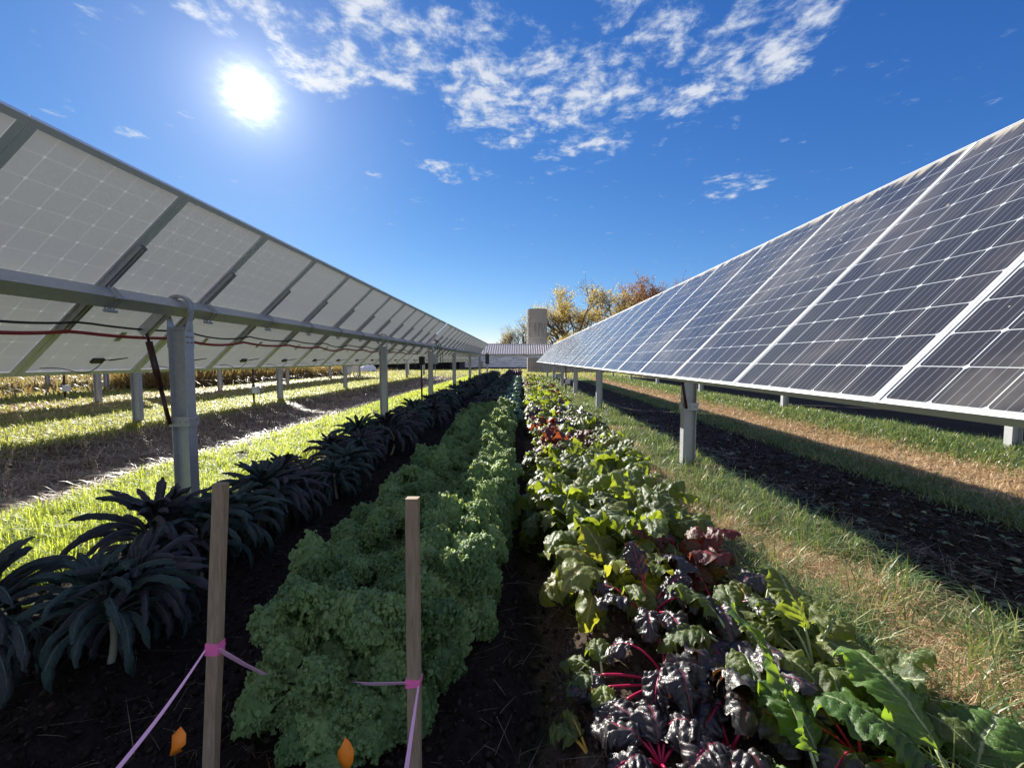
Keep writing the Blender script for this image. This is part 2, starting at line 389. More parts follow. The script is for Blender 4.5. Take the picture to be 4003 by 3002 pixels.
def build_array(Xc, zc, tilt, segs, posts, label, detail=2, pw=PW, dampers=(), boxes=(), group='solar rows across the field'):
    """segs: list of (first_y, count); X of the tube, z of the tube"""
    root = thing('solar_array', (Xc, segs[0][0], 0), label=label, cat='solar array', group=group)
    y0 = segs[0][0]; th = tilt; ca, sa = math.cos(th), math.sin(th)
    off = .135
    rot = (0, -th, 0)
    RM = np.array([[ca, 0, -sa], [0, 1, 0], [sa, 0, ca]])     # columns: slope dir, y, normal
    base = Vector((-sa * off, 0, zc + ca * off))
    cx = pw / PW
    if detail >= 1:
        for fy, cnt in segs:
            for k in range(cnt):
                yc = fy - y0 + (k + .5) * pw
                jit = random.uniform(-.0015, .0015)
                p = child(LAM, root, 'solar_panel', base + Vector((0, yc, jit)), rot); p.scale = (1, cx, 1)
                child(FRM, p)
                if detail >= 2:
                    child(JBX, p); child(WLP, p); child(STK, p)
    else:
        g = G()
        for fy, cnt in segs:
            for k in range(cnt):
                yc = fy - y0 + (k + .5) * pw; a, b = pw / 2 - .004, PL / 2
                P = np.array([[-b, -a, 0], [b, -a, 0], [b, a, 0], [-b, a, 0]]) @ RM.T + np.array([base.x, yc, base.z])
                g.add(P, [[0, 1, 2, 3]], uv=[[0, 0], [0, 1], [1, 1], [1, 0]])
                g.box((base.x + .018 * sa, yc, base.z - .018 * ca), (PL, .03, .03), RM, m=1)
        tag(g.build('panel_surface', [M['lam'], M['alu']], root), kind='stuff')
    ya, yb = segs[0][0] - y0 - .1, segs[-1][0] + segs[-1][1] * pw - y0 + .1
    t = G(); t.box((0, (ya + yb) / 2, zc), (.108, yb - ya, .108), RM)
    t.build('torque_tube', M['galv'], root)
    if detail >= 1:
        rails = []
        for fy, cnt in segs:
            for k in range(cnt + 1):
                rails.append(fy - y0 + k * pw)
        rg = G()
        def rl(dst, l, w, h):
            dst.box((0, 0, h / 2), (l, w, .003)); dst.box((0, -w / 2 + .0015, 0), (l, .003, h - .0032)); dst.box((0, w / 2 - .0015, 0), (l, .003, h - .0032))
            dst.box((0, 0, -h / 2 + .004), (l * .96, w * .5, .004))
        rl(rg, .92, .052, .042)
        RAIL = rg.build('rail', M['galv_dark'], link=False)
        ug = G()
        for yy in (-.02, .02):
            pts = [(-.067, yy, .05), (-.067, yy, -.067), (.067, yy, -.067), (.067, yy, .05)]
            ug.tube(pts, .006, 6)
        for x in (-.067, .067): ug.tube([(x, -.05, -.075), (x, .05, -.075)], .012, 6)
        UB = ug.build('tube_clamp', M['galv_dark'], link=False)
        for yy in rails[::1]:
            r = child(RAIL, root, 'rail', Vector((-sa * .0815, yy, zc + ca * .0815)), rot)
            child(UB, r, 'tube_clamp', (0, 0, -.0815))
    pm = None
    for i, py in enumerate(posts):
        if pm is None: pm = hbeam(-.35, zc - .17).build('post', M['galv'], link=False)
        p = child(pm, root, 'post', (0, py - y0, 0))
        if detail >= 1:
            child(BRG, p, 'bearing', (0, 0, zc))
    for dy in dampers:
        c = child(CLP, root, 'clamp', (0, dy - y0, .76))
        a = G(); e = Vector((-ca, 0, -sa)); tp = Vector((0, dy - y0 - .11, zc)) + e * .30
        a.box(Vector((0, dy - y0 - .09, zc)) + e * .16, (.36, .04, .07), RM)
        a.box(Vector((0, dy - y0 - .14, zc)) + e * .16, (.36, .006, .08), RM)
        a.build('damper_arm', M['galv'], root)
        d = G(); bt = Vector((-.06, dy - y0 - .09, .74)); ax = (bt - tp)
        d.tube([tp, tp + ax * .12], .011, 8); d.tube([tp + ax * .12, tp + ax * .62], .026, 10); d.tube([tp + ax * .62, bt], .017, 8)
        d.build('damper', M['damper'], root, smooth=True)
    if detail >= 2:
        for nm, s_, r_, mm in (('black_cable', -.30, .009, 'black'), ('red_cable', -.40, .014, 'redcable')):
            pts = []
            yy = segs[0][0] - y0
            ye = segs[0][0] + segs[0][1] * pw - y0
            n = int((ye - yy) / .1)
            for i in range(n + 1):
                y = yy + i * .1; fr = (y / pw) % 1; droop = .035 * 4 * fr * (1 - fr) * (1 + .5 * math.sin(int(y / pw) * 2.3))
                pts.append((ca * s_ + sa * .0, y, zc + sa * s_ - droop + .01))
            pts = np.array(pts); pts[:, 0] += -sa * .02; pts[:, 2] += ca * .02
            g = G(); g.tube(pts, r_, 7); g.build(nm, M[mm], root, smooth=True)
    for (by, dx, dz, w, d, h, mm) in boxes:
        g = G(); g.box((dx, by - y0, dz), (w, d, h)); g.box((dx, by - y0 - d / 2 - .004, dz), (w * .8, .006, h * .8))
        g.tube([(dx, by - y0, dz - h / 2), (dx, by - y0, dz - h / 2 - .35)], .012, 6)
        g.build('control_box', M[mm], root)
    return root

TL, TR = R(43.5), R(46.0)
XL, ZL, XR, ZR = -3.10, H + .468, 2.04, H + .455
PITCH = 5.15
lp = [3.76, 9.37, 14.3, 19.4, 25.4, 31.4]; rp = [-.3, 5.1, 10.9, 15.6, 20.6, 25.9, 32.2]
left = build_array(XL, ZL, TL, [(2.13 - 4 * .985, 16), (14.2, 18)], lp,
    'solar row left of the kale, seen from behind with pale panel backs and hanging cables', 2,
    dampers=(3.76,), boxes=[(14.3, .16, 1.35, .16, .12, .34, 'greybox'), (31.4, .16, 1.0, .18, .15, .5, 'galv_dark')])
right = build_array(XR, ZR, TR, [(1.52 - 4 * 1.01, 18), (15.90, 18)], rp,
    'solar row right of the chard, seen from the front with dark gridded cells', 1, pw=1.01,
    dampers=(5.1,), boxes=[(20.6, -.2, .55, .3, .15, .2, 'greybox'), (32.2, -.2, .95, .25, .15, .5, 'greybox')])
for i, (k, ph) in enumerate(((1, 8.41), (2, 12.25), (3, 17.25 - 10.2), (4, 9.0))):
    ps = [ph + 5.1 * j for j in range(-1, 6) if ph + 5.1 * j < 34]
    build_array(XL - k * 4.8, ZL, TL, [(-2.0, 17), (15.0, 18)], ps,
        ['second solar row to the left, its posts standing behind the brown mulch bed', 'third solar row to the left, its posts standing in the weeds before the dry corn',
         'fourth solar row to the left, just behind the dry corn', 'farthest solar row on the left, beyond the dry corn'][i], 0)
for i, (k, ph) in enumerate(((1, 6.2), (2, 5.0))):
    ps = [ph + 5.3 * j for j in range(-1, 6) if ph + 5.3 * j < 35]
    build_array(XR + k * PITCH, ZR, TR, [(-2.0, 17), (15.0, 18)], ps,
        ['next solar row to the right, short lit post feet showing beyond the straw strip', 'farthest solar row on the right, only feet of posts in view'][i], 0)

# motor and hanging cables at the gap of the left array
g = G(); y = 14.3 - (2.13 - 4 * .985)
g.box((0, y - .1, ZL - .02), (.17, .2, .17), np.array(Matrix.Rotation(-TL, 3, 'Y'))); g.tube([(0, y - .1, ZL), (.15, y - .1, ZL - .15)], .05, 10)
g.build('drive_motor', M['galv'], left)
q = np.linspace(0, 1, 24)
g = G()
for k, (dx, dz, dy) in enumerate(((.34, -.75, 0), (.42, -.95, .08), (.28, -.6, -.07))):
    g.tube(np.stack([-.22 + (dx + .22) * np.sin(q * pi / 2), np.full(24, y + dy), ZL + .02 + .3 * np.sin(q * pi * .8) + dz * q ** 3], 1), .012, 6)
g.build('motor_cable', M['black'], left, smooth=True)

# ------------------------------------------------------------------ plants
def rotz(V, a):
    c, s = math.cos(a), math.sin(a); return V @ np.array([[c, s, 0], [-s, c, 0], [0, 0, 1]])
_cd = rng.normal(size=(12, 3)); _cd /= np.linalg.norm(_cd, axis=1)[:, None]
def crump(P, wl, seed=0, n=6):
    D = np.zeros_like(P); r = np.random.default_rng(seed)
    for k in range(n):
        d = _cd[(k + seed) % 12]; f = 2 * pi / wl * r.uniform(.7, 1.4)
        v = r.normal(size=3); v /= np.linalg.norm(v)
        D += np.sin(P @ d * f + r.uniform(0, 6.28) + 1.5 * np.sin(P @ _cd[(k + 5) % 12] * f * .6))[:, None] * v
    return D / math.sqrt(n)

def blade(L, phi0, bend, nu, nv, width, r, twist=0., side=0., roll=0., pw=1.2):
    """spine from the origin heading +x; returns V (nu*nv), t, v arrays"""
    t = np.linspace(0, 1, nu); ph = phi0 - bend * t ** pw
    hd = side * t ** 1.5
    dx = np.cos(ph) * np.cos(hd); dy = np.cos(ph) * np.sin(hd); dz = np.sin(ph)
    S = np.cumsum(np.stack([dx, dy, dz], 1), 0) * L / nu; S -= S[0]
    Tn = np.stack([dx, dy, dz], 1)
    W = np.stack([-np.sin(hd), np.cos(hd), np.zeros(nu)], 1); N = np.cross(Tn, W)
    tw = roll + twist * t
    W2 = W * np.cos(tw)[:, None] + N * np.sin(tw)[:, None]; N2 = np.cross(Tn, W2)
    v = np.linspace(-1, 1, nv)
    return S, Tn, W2, N2, t, v, width(t)

def tubeleaf(g, S, r0, r1, seg=6, m=1, uvx=.5):
    g.tube(S, np.linspace(r0, r1, len(S)), seg, m=m, uvx=uvx)

def curly_plant(seed, hi=True):
    r = np.random.default_rng(seed); g = G()
    n = 17; nu, nv = 40, 24
    for i in range(n):
        lay = i / n; az = i * 2.399 + r.uniform(-.3, .3)
        phi0 = R(84 - 58 * lay + r.uniform(-8, 8)); L = .19 + .17 * lay + r.uniform(-.03, .03); bend = R(95 + 75 * lay + r.uniform(-20, 20))
        wd = .066 + .022 * r.random()
        S, T, W, N, t, v, w = blade(L, phi0, bend, nu, nv, lambda t: wd * (np.sin(np.clip(t * 1.05, 0, 1) * pi) ** .5 * .9 + .15) * sst(t, .02, .3), r, roll=r.uniform(-.3, .3), side=r.uniform(-.5, .5))
        tt, vv = np.meshgrid(t, v, indexing='ij'); av = np.abs(vv)
        p1, p2, p3 = r.uniform(0, 6.28, 3); sg = np.sign(vv)
        A = .016 * av ** .8 * sst(tt, .1, .3)
        nn = A * (np.sin(2 * pi * 5 * tt + p1 + sg) * .8 + .5 * np.sin(2 * pi * 11 * tt + p2 + sg * 2 + vv * 3)) - .062 * av ** 2
        ll = A * .7 * np.cos(2 * pi * 11 * tt + p2 + sg * 2 + 2 * vv)
        P = S[:, None] + W[:, None] * (vv * w[:, None])[..., None] + N[:, None] * nn[..., None] + T[:, None] * ll[..., None]
        P = P.reshape(-1, 3); K = (.35 + av.ravel())[:, None] * sst(tt.ravel(), .05, .25)[:, None]
        P = P + crump(P, .05, seed * 7 + i) * .008 * K + crump(P, .022, seed * 3 + i, 8) * .004 * K
        z0 = .20 - .12 * lay
        # tight curls scattered over the blade, denser at the margin
        m_ = 640; it = (nu * (.2 + .8 * r.random(m_) ** .8)).astype(int).clip(0, nu - 1)
        iv = np.where(r.random(m_) < .6, np.where(r.random(m_) < .5, r.integers(0, 5, m_), nv - 1 - r.integers(0, 5, m_)), r.integers(0, nv, m_))
        C = P[it * nv + iv] + r.normal(0, .003, (m_, 3)); Nn = N[it] + r.normal(0, .4, (m_, 3)); Nn /= np.linalg.norm(Nn, axis=1)[:, None]
        A1 = np.cross(Nn, r.normal(size=(m_, 3))); A1 /= np.linalg.norm(A1, axis=1)[:, None]; B1 = np.cross(Nn, A1)
        sz = (.005 * r.uniform(.6, 1.5, m_))[:, None, None]
        uu, ww = np.meshgrid([-1., 0, 1.], [-1., 0, 1.], indexing='ij'); uu = uu.ravel(); ww = ww.ravel()
        hgt = (1.1 - .75 * (uu ** 2 + ww ** 2) + r.normal(0, .35, (m_, 9)))
        Vf = C[:, None] + sz * (A1[:, None] * uu[None, :, None] + B1[:, None] * ww[None, :, None] + Nn[:, None] * hgt[..., None])
        Qf = (np.arange(m_) * 9)[:, None, None] + grid(3, 3)[None]
        ur = r.random(); Vf = rotz(Vf.reshape(-1, 3), az) + np.array([0, 0, z0])
        g.add(Vf, Qf.reshape(-1, 4), uv=np.stack([np.full(m_ * 9, ur), np.repeat(.4 + .6 * r.random(m_), 9)], 1), m=0)
        P = rotz(P, az) + np.array([0, 0, z0])
        g.add(P, grid(nu, nv), uv=np.stack([np.full(len(P), ur), av.ravel()], 1), m=0)
        Sr = rotz(S, az) + np.array([0, 0, z0 - .004]); tubeleaf(g, Sr[:int(nu * .45):3], .006, .003, 5, 1)
    q = np.linspace(0, 1, 6); st = G(); st.tube(np.stack([.01 * np.sin(q * 3), 0 * q, -.05 + q * .27], 1), np.linspace(.02, .014, 6), 8)
    return g, st

def curly_col(t, tc, u, v, rnd):
    n = t.noise(tc.outputs['Object'], 45, 3)
    b = t.m('ADD', t.m('MULTIPLY', u, .5), t.m('MULTIPLY', n, .5))
    c = t.ramp(b, [(.2, (.065, .14, .06)), (.5, (.15, .27, .11)), (.8, (.28, .42, .18))])
    c = t.mix(t.m('MULTIPLY', t.ss(v, .55, 1.0), .35), c, (.22, .36, .15))
    return c, t.mix(u, (.5, .62, .15), (.7, .78, .22)), None
M['curly'] = leafmat('curly_kale_leaf', curly_col, tf=.36, rough=.5, spec=.4, bscale=130, bd=.004, bs=.6)
M['palestem'] = simple('pale_leaf_stem', (.3, .38, .2), .5, 0, .15, 30)
M['stalk'] = simple('kale_stalk', (.26, .27, .18), .7, 0, .25, 40)

def lac_plant(seed, wide=.54, n=54, Lm=.34, stalk=.32):
    r = np.random.default_rng(seed); g = G(); nu, nv = 26, 11
    q = np.linspace(0, 1, 9); bx, by = r.uniform(-.09, .09, 2)
    sp = np.stack([bx * np.sin(q * pi) * .8, by * np.sin(q * pi) * .8, -.06 + q * (stalk + .06)], 1)
    for i in range(n):
        lay = (i + .5) / n; az = i * 2.399 + r.uniform(-.35, .35)
        phi0 = R(86 - 70 * lay ** 1.2 + r.uniform(-10, 10)); L = Lm * (.55 + .65 * math.sin(min(1, lay * 1.4) * pi / 2)) * r.uniform(.85, 1.15)
        bend = R(60 + 100 * lay + r.uniform(-25, 30)); wd = .03 * wide * r.uniform(.8, 1.25)
        S, T, W, N, t, v, w = blade(L, phi0, bend, nu, nv, lambda t: wd * (sst(t, .12, .4) * (1 - .75 * sst(t, .8, 1.0) ** 1.5) + .08), r, side=r.uniform(-.5, .5), roll=r.uniform(-.4, .4), twist=r.uniform(-.5, .5), pw=1.5)
        tt, vv = np.meshgrid(t, v, indexing='ij'); ang = vv * 1.5
        ww = w[:, None]
        P = S[:, None] + W[:, None] * (ww * np.sin(ang) * 1.0)[..., None] - N[:, None] * (ww * (1 - np.cos(ang)) * 1.1)[..., None]
        P = P.reshape(-1, 3)
        P += crump(P, .016, seed + i) * .0036 + crump(P, .05, seed + i) * .004 + crump(P, .07, seed + i + 3) * .004 * np.abs(vv).ravel()[:, None]
        z0 = stalk - .16 * lay; o = np.array([np.interp(z0, sp[:, 2], sp[:, 0]), np.interp(z0, sp[:, 2], sp[:, 1]), z0])
        P = rotz(P, az) + o
        g.add(P, grid(nu, nv), uv=np.stack([np.full(len(P), r.random()), (vv.ravel() + 1) / 2], 1), m=0)
        Sr = rotz(S, az) + o; tubeleaf(g, Sr[::3] + np.array([0, 0, .001]), .0055, .0015, 5, 1)
    st = G(); st.tube(sp, np.linspace(.016, .012, 9), 8)
    return g, st
def lac_col(t, tc, u, v, rnd):
    n = t.noise(tc.outputs['Object'], 60, 3)
    c = t.mix(t.ss(rnd, .3, .7), t.ramp(u, [(0, (.025, .06, .055)), (1, (.04, .075, .07))]), t.ramp(u, [(0, (.035, .032, .05)), (1, (.065, .048, .07))]))
    c = t.mix(t.m('MULTIPLY', n, .5), c, (.05, .085, .075))
    return c, (.05, .09, .04), None
M['lac'] = leafmat('lacinato_leaf', lac_col, tf=.08, rough=.6, spec=.35, bscale=140, bd=.008, bs=1.0)
def blue_col(t, tc, u, v, rnd):
    c = t.ramp(u, [(0, (.06, .13, .11)), (1, (.13, .22, .19))]); return c, (.15, .3, .12), None
M['blue'] = leafmat('blue_kale_leaf', blue_col, tf=.2, rough=.45, spec=.4)
def purp_col(t, tc, u, v, rnd):
    c = t.ramp(u, [(0, (.04, .02, .045)), (1, (.08, .04, .06))]); return c, (.2, .04, .06), None
M['purp'] = leafmat('purple_kale_leaf', purp_col, tf=.2, rough=.45, spec=.4)

def chard_leaf(g, r, az, z0, pet, L, phi0, bend, wd, ox=0, oy=0, nu=40, nv=25, side=0., roll=0., rp_=.006, fold=.5, twist=0.):
    S, T, W, N, t, v, w = blade(pet + L, phi0, bend, nu + 12, nv, lambda t: np.ones_like(t), r, side=side, roll=roll, twist=twist, pw=1.6)
    k0 = int((nu + 12) * pet / (pet + L)); tb = np.clip((np.arange(nu + 12) - k0) / (nu + 12 - k0), 0, 1)
    w = wd * (np.sin(np.clip(tb, 0, 1) ** .75 * pi * .93) ** .75) * 1.0 + .003
    I = slice(k0, None); S2, T2, W2, N2, tb, w = S[I], T[I], W[I], N[I], tb[I], w[I]
    tt, vv = np.meshgrid(tb, v, indexing='ij'); av = np.abs(vv); ph = r.uniform(0, 6.28, 4)
    nveins = L / .029
    vein = tt * nveins - .9 * av * wd / .029 * .55 + .35 * np.sin(3 * tt + ph[0]) + np.where(vv > 0, .5, 0)
    puck = np.abs(np.sin(pi * vein)) ** .7
    puck2 = np.abs(np.sin(pi * (av * 2.3 + .3 * np.sin(vein * 3))))
    nn = .015 * puck * (.6 + .4 * puck2) * np.minimum(1, av * 5) * np.sin(np.clip(tt * 1.1, 0, 1) * pi) ** .4
    nn = nn + .019 * av ** 1.6 * np.sin(2 * pi * 2.6 * tt + ph[1] + np.sign(vv) * ph[2]) + .010 * av ** 2 * np.sin(2 * pi * 7 * tt + ph[3] + vv) + .004 * av ** 3 * np.sin(2 * pi * 15 * tt + ph[2] * 2)
    f = fold * (1 + .3 * np.sin(3 * tt + ph[2]))
    lat = vv * w[:, None] * np.cos(f * av); up = -w[:, None] * av * np.sin(f * av) * .9
    P = S2[:, None] + W2[:, None] * lat[..., None] + N2[:, None] * (nn + up)[..., None]
    P = P.reshape(-1, 3); P = P + crump(P, .11, int(r.integers(1000))) * .009 + crump(P, .035, int(r.integers(1000))) * .0014
    o = np.array([ox, oy, z0]); u = r.random()
    vfr = vein - np.floor(vein)
    g.add(rotz(P, az) + o, grid(nu + 12 - k0, nv), uv=np.stack([vein.ravel() + 20, (vv.ravel() + 1) / 2 + math.floor(u * 8)], 1), m=0)
    Sr = rotz(S, az) + o
    n1 = max(k0 + 2, 4)
    g.tube(Sr[:n1:2], np.linspace(rp_, rp_ * .7, len(Sr[:n1:2])), 8, m=1)
    tubeleaf(g, (Sr - np.array([0, 0, rp_ * .3]))[n1 - 2:-6:3], rp_ * .6, .001, 6, 1)

def chard_plant(seed, n=16, big=1.0, droop=0.):
    r = np.random.default_rng(seed); g = G()
    for i in range(n):
        lay = (i + .5) / n; az = i * 2.399 + r.uniform(-.4, .4)
        phi0 = R(84 - 52 * lay + r.uniform(-8, 8)); bend = R(60 + 80 * lay + r.uniform(-20, 25) + droop)
        L = big * (.17 + .07 * math.sin(lay * pi)) * r.uniform(.85, 1.2); pet = big * (.10 + .08 * lay) * r.uniform(.8, 1.2)
        chard_leaf(g, r, az, 0.0, pet, L, phi0, bend, big * .075 * r.uniform(.75, 1.25), side=r.uniform(-.5, .5), roll=r.uniform(-.5, .5), fold=r.uniform(.25, .8), nu=30, nv=19, rp_=.0055)
    return g

def chard_mats(name, ramp, rib, tcol, tf, rough=.42, spec=.5, bs=.7):
    def fn(t, tc, u, v, rnd):
        vf = t.m('FRACT', v); leafid = t.m('FLOOR', v)
        av = t.m('ABSOLUTE', t.m('SUBTRACT', vf, .5))
        n = t.noise(tc.outputs['Object'], 14, 4)
        k = t.m('FRACT', t.m('ADD', t.m('MULTIPLY', leafid, .371), rnd))
        c = t.ramp(t.m('ADD', t.m('MULTIPLY', k, .6), t.m('MULTIPLY', n, .4)), ramp)
        fu = t.m('ABSOLUTE', t.m('SUBTRACT', t.m('FRACT', u), 0.5))
        lat = t.m('MULTIPLY', t.ss(fu, .44, .5), t.m('SUBTRACT', .75, t.m('MULTIPLY', av, 1.2)))
        rb = t.m('MAXIMUM', t.m('SUBTRACT', 1.0, t.ss(av, .012, .03)), lat)
        c = t.mix(rb, c, rib); spots = t.ss(t.noise(tc.outputs['Object'], 30, 3), .66, .74)
        c = t.mix(t.m('MULTIPLY', spots, .6), c, (.2, .13, .05))
        return c, t.mix(k, tcol, tuple(min(1, x * 1.5) for x in tcol)), None
    return leafmat(name, fn, tf=tf, rough=rough, spec=spec, bscale=110, bd=.006, bs=bs)
M['ch_green'] = chard_mats('green_chard_leaf', [(.1, (.035, .06, .02)), (.5, (.075, .105, .032)), (.85, (.16, .175, .055))], (.4, .45, .24), (.36, .44, .03), .36, spec=.45, rough=.45)
M['ch_yell'] = chard_mats('yellowing_chard_leaf', [(.1, (.07, .12, .03)), (.5, (.13, .17, .045)), (.85, (.24, .24, .06))], (.5, .45, .15), (.5, .5, .04), .36)
M['ch_purp'] = chard_mats('purple_chard_leaf', [(.1, (.016, .017, .018)), (.5, (.026, .022, .027)), (.85, (.045, .05, .038))], (.16, .03, .05), (.16, .06, .015), .14, rough=.36, spec=.65, bs=.45)
M['ch_red'] = chard_mats('red_chard_leaf', [(.1, (.04, .02, .018)), (.5, (.07, .022, .02)), (.85, (.05, .06, .025))], (.4, .03, .06), (.4, .09, .02), .3)
M['ch_bright'] = chard_mats('fresh_green_chard_leaf', [(.1, (.045, .10, .025)), (.5, (.08, .16, .035)), (.85, (.16, .24, .06))], (.5, .55, .32), (.3, .46, .03), .42, spec=.6, rough=.4)
M['st_green'] = simple('pale_green_petiole', (.42, .5, .25), .4, 0, .15, 20)
M['st_yell'] = simple('yellow_petiole', (.7, .42, .06), .4, 0, .15, 20)
M['st_mag'] = simple('magenta_petiole', (.42, .012, .07), .35, 0, .2, 20)

def proto(fn, mats, leafname='leaves', st_mat=None, **k):
    res = fn(**k)
    if isinstance(res, tuple):
        g, st = res; return [g.build(leafname, mats, link=False, smooth=True), st.build('stalk', st_mat, link=False, smooth=True)]
    return [res.build(leafname, mats, link=False, smooth=True)]

CURLY = [proto(curly_plant, [M['curly'], M['palestem']], st_mat=M['stalk'], seed=s) for s in range(5)]
M['lacrib'] = simple('dusky_rib', (.07, .1, .09), .6, 0, .2, 30)
LAC = [proto(lac_plant, [M['lac'], M['lacrib']], st_mat=M['stalk'], seed=20 + s) for s in range(6)]
BLUE = [proto(lac_plant, [M['blue'], M['palestem']], st_mat=M['stalk'], seed=40 + s, wide=2.2, n=20, Lm=.28, stalk=.22) for s in range(3)]
PURP = [proto(lac_plant, [M['purp'], M['stalk']], st_mat=M['stalk'], seed=50 + s, wide=1.8, n=20, Lm=.3, stalk=.4) for s in range(2)]
CH = {}
for ky, lm, sm in (('green', 'ch_green', 'st_green'), ('yellow', 'ch_yell', 'st_yell'), ('purple', 'ch_purp', 'st_mag'), ('red', 'ch_red', 'st_mag')):
    CH[ky] = [proto(chard_plant, [M[lm], M[sm]], seed=60 + s + hash(len(ky) * 7) % 5, droop=0) for s in range(3)]

def place(parts, name, x, y, sc, label, cat, group, rz=None, dz=0., tilt=0., zs=1.):
    o = thing(name, (x, y, float(hz(x, y)) + dz), random.uniform(0, 6.28) if rz is None else rz, label=label, cat=cat, group=group)
    o.scale = (sc, sc, sc * zs * random.uniform(.94, 1.08)); o.rotation_euler[0] = random.uniform(-.17, .17) + tilt; o.rotation_euler[1] = random.uniform(-.17, .17)
    for p in parts: child(p, o, p.data.name.split('.')[0])
    return o

# lacinato row
GL = 'dark lacinato kale plants along the left bed'
near_l = {0: 'nearest dark lacinato kale plant, drooping over bare soil left of the stakes', 1: 'dark lacinato kale plant just behind the nearest one in the shaded bed',
          2: 'dark purple lacinato kale plant whose upright leaf stands against the bright grass', 3: 'dark lacinato kale plant growing beside the nearest big steel post'}
y = 1.55; k = 0
while y < 33:
    x = -2.0 + random.uniform(-.1, .1) + (.12 if k % 2 else -.12)
    place(LAC[k % 6], 'lacinato_kale', x, y, random.uniform(.92, 1.18), near_l.get(k, 'dark arching lacinato kale plant in the shaded left bed, past the first post'), 'kale', GL)
    if k % 2 == 0 and y < 20: place(LAC[(k + 3) % 6], 'lacinato_kale', -2.0 - (x + 2.0) + random.uniform(-.05, .05), y + .16, random.uniform(.8, 1.05), 'smaller lacinato kale plant crowded between bigger ones of the left bed', 'kale', GL)
    y += random.uniform(.34, .46) * (1 if y < 12 else 1.2); k += 1
# curly kale, two lines
GC = 'green curly kale plants of the middle bed'
for side, xr in ((0, -.86), (1, -.37)):
    y = 1.52 + .06 * side; k = 0
    while y < 8.6:
        x = xr + random.uniform(-.04, .04) + min(.06, (y - 1.4) * .02) - max(0, 2.2 - y) * (.14 if side else -.14) + (.03 if side and 2.2 < y < 4 else -.04 * side)
        lab = 'frilled green curly kale plant in the ' + ('shaded left line of the middle bed' if side == 0 else 'right line of the middle bed, catching sun')
        if k == 0: lab = ['nearest curly kale plant, frilled green leaves between the two wooden stakes', 'curly kale plant directly behind the stake on the right'][side]
        if k == 1: lab = ['second curly kale plant behind the left stake, in full shade', 'second curly kale plant behind the right stake, bulging toward the path'][side]
        place(CURLY[(k * 2 + side) % 5], 'curly_kale', x, y, random.uniform(1.15, 1.3), lab, 'kale', GC, zs=1.25 if side == 0 or y < 2 else 1.42)
        y += random.uniform(.32, .38); k += 1
    while y < 33:
        pr, nm, lb, gr = (BLUE, 'blue_kale', 'pale blue green broad leaved kale plant beyond the curly kale', 'blue green kale plants beyond the curly kale') if (y < 27 and side == 1) or y < 9 else \
            ((PURP, 'purple_kale', 'dark purple kale plant at the far end of the middle bed', 'dark purple kale plants at the far end') if y > 26 else
             (LAC, 'lacinato_kale', 'dark kale plant of the middle bed, beyond the curly kale', 'dark kale plants of the middle bed'))
        place(pr[k % len(pr)], nm, xr + random.uniform(-.08, .08) + .1, y, random.uniform(.95, 1.2), lb, 'kale', gr)
        y += random.uniform(.42, .55); k += 1
place(CURLY[2], 'curly_kale', -.64, 1.36, 1.05, 'low curly kale plant in the middle front, leaf tips hanging over the flag', 'kale', GC, zs=.9)
y = 1.95; k = 0
while y < 8.4:
    place(CURLY[(k * 3 + 1) % 5], 'curly_kale', -.60 + random.uniform(-.04, .04), y, random.uniform(.98, 1.12), 'green curly kale plant wedged between the two lines of the middle bed', 'kale', GC, zs=1.25)
    y += random.uniform(.46, .54); k += 1
# chard, two lines
GH = 'chard plants of the right bed'
LB = {'green': 'green chard plant with pale ribs', 'yellow': 'yellowing golden stemmed chard plant', 'purple': 'purple magenta stemmed chard plant', 'red': 'rusty red chard plant'}
def where(y):
    return 'before the first right post' if y < 5 else ('between first and second right posts' if y < 10.5 else 'far along the right bed')
for side, xr in ((0, .46), (1, .92)):
    y = 2.3 + .15 * side; k = 0
    while y < 27:
        if y < 2.7: ky = ['yellow', 'red'][side] if k == 0 else 'green'
        elif y < 5.2: ky = random.choice(['green', 'green', 'green', 'green', 'yellow'])
        elif y < 7.6: ky = random.choice(['purple', 'red', 'green', 'purple', 'green', 'green', 'green'])
        elif y < 11: ky = random.choice(['green', 'yellow', 'purple', 'green', 'green', 'green'])
        else: ky = random.choice(['green', 'yellow', 'green', 'red', 'green'])
        place(CH[ky][k % 3], 'chard_plant', xr + random.uniform(-.07, .07) + ((.08 if y < 5 else .15) if side == 0 and y > 3.5 else 0), y, random.uniform(1.15, 1.5) * (1.15 if y > 2.6 else 1.0),
              LB[ky] + ' ' + where(y) + (', on the path side' if side == 0 else ', on the grass side'), 'chard', GH)
        y += random.uniform(.33, .42) * (1 if y < 10 else 1.2); k += 1

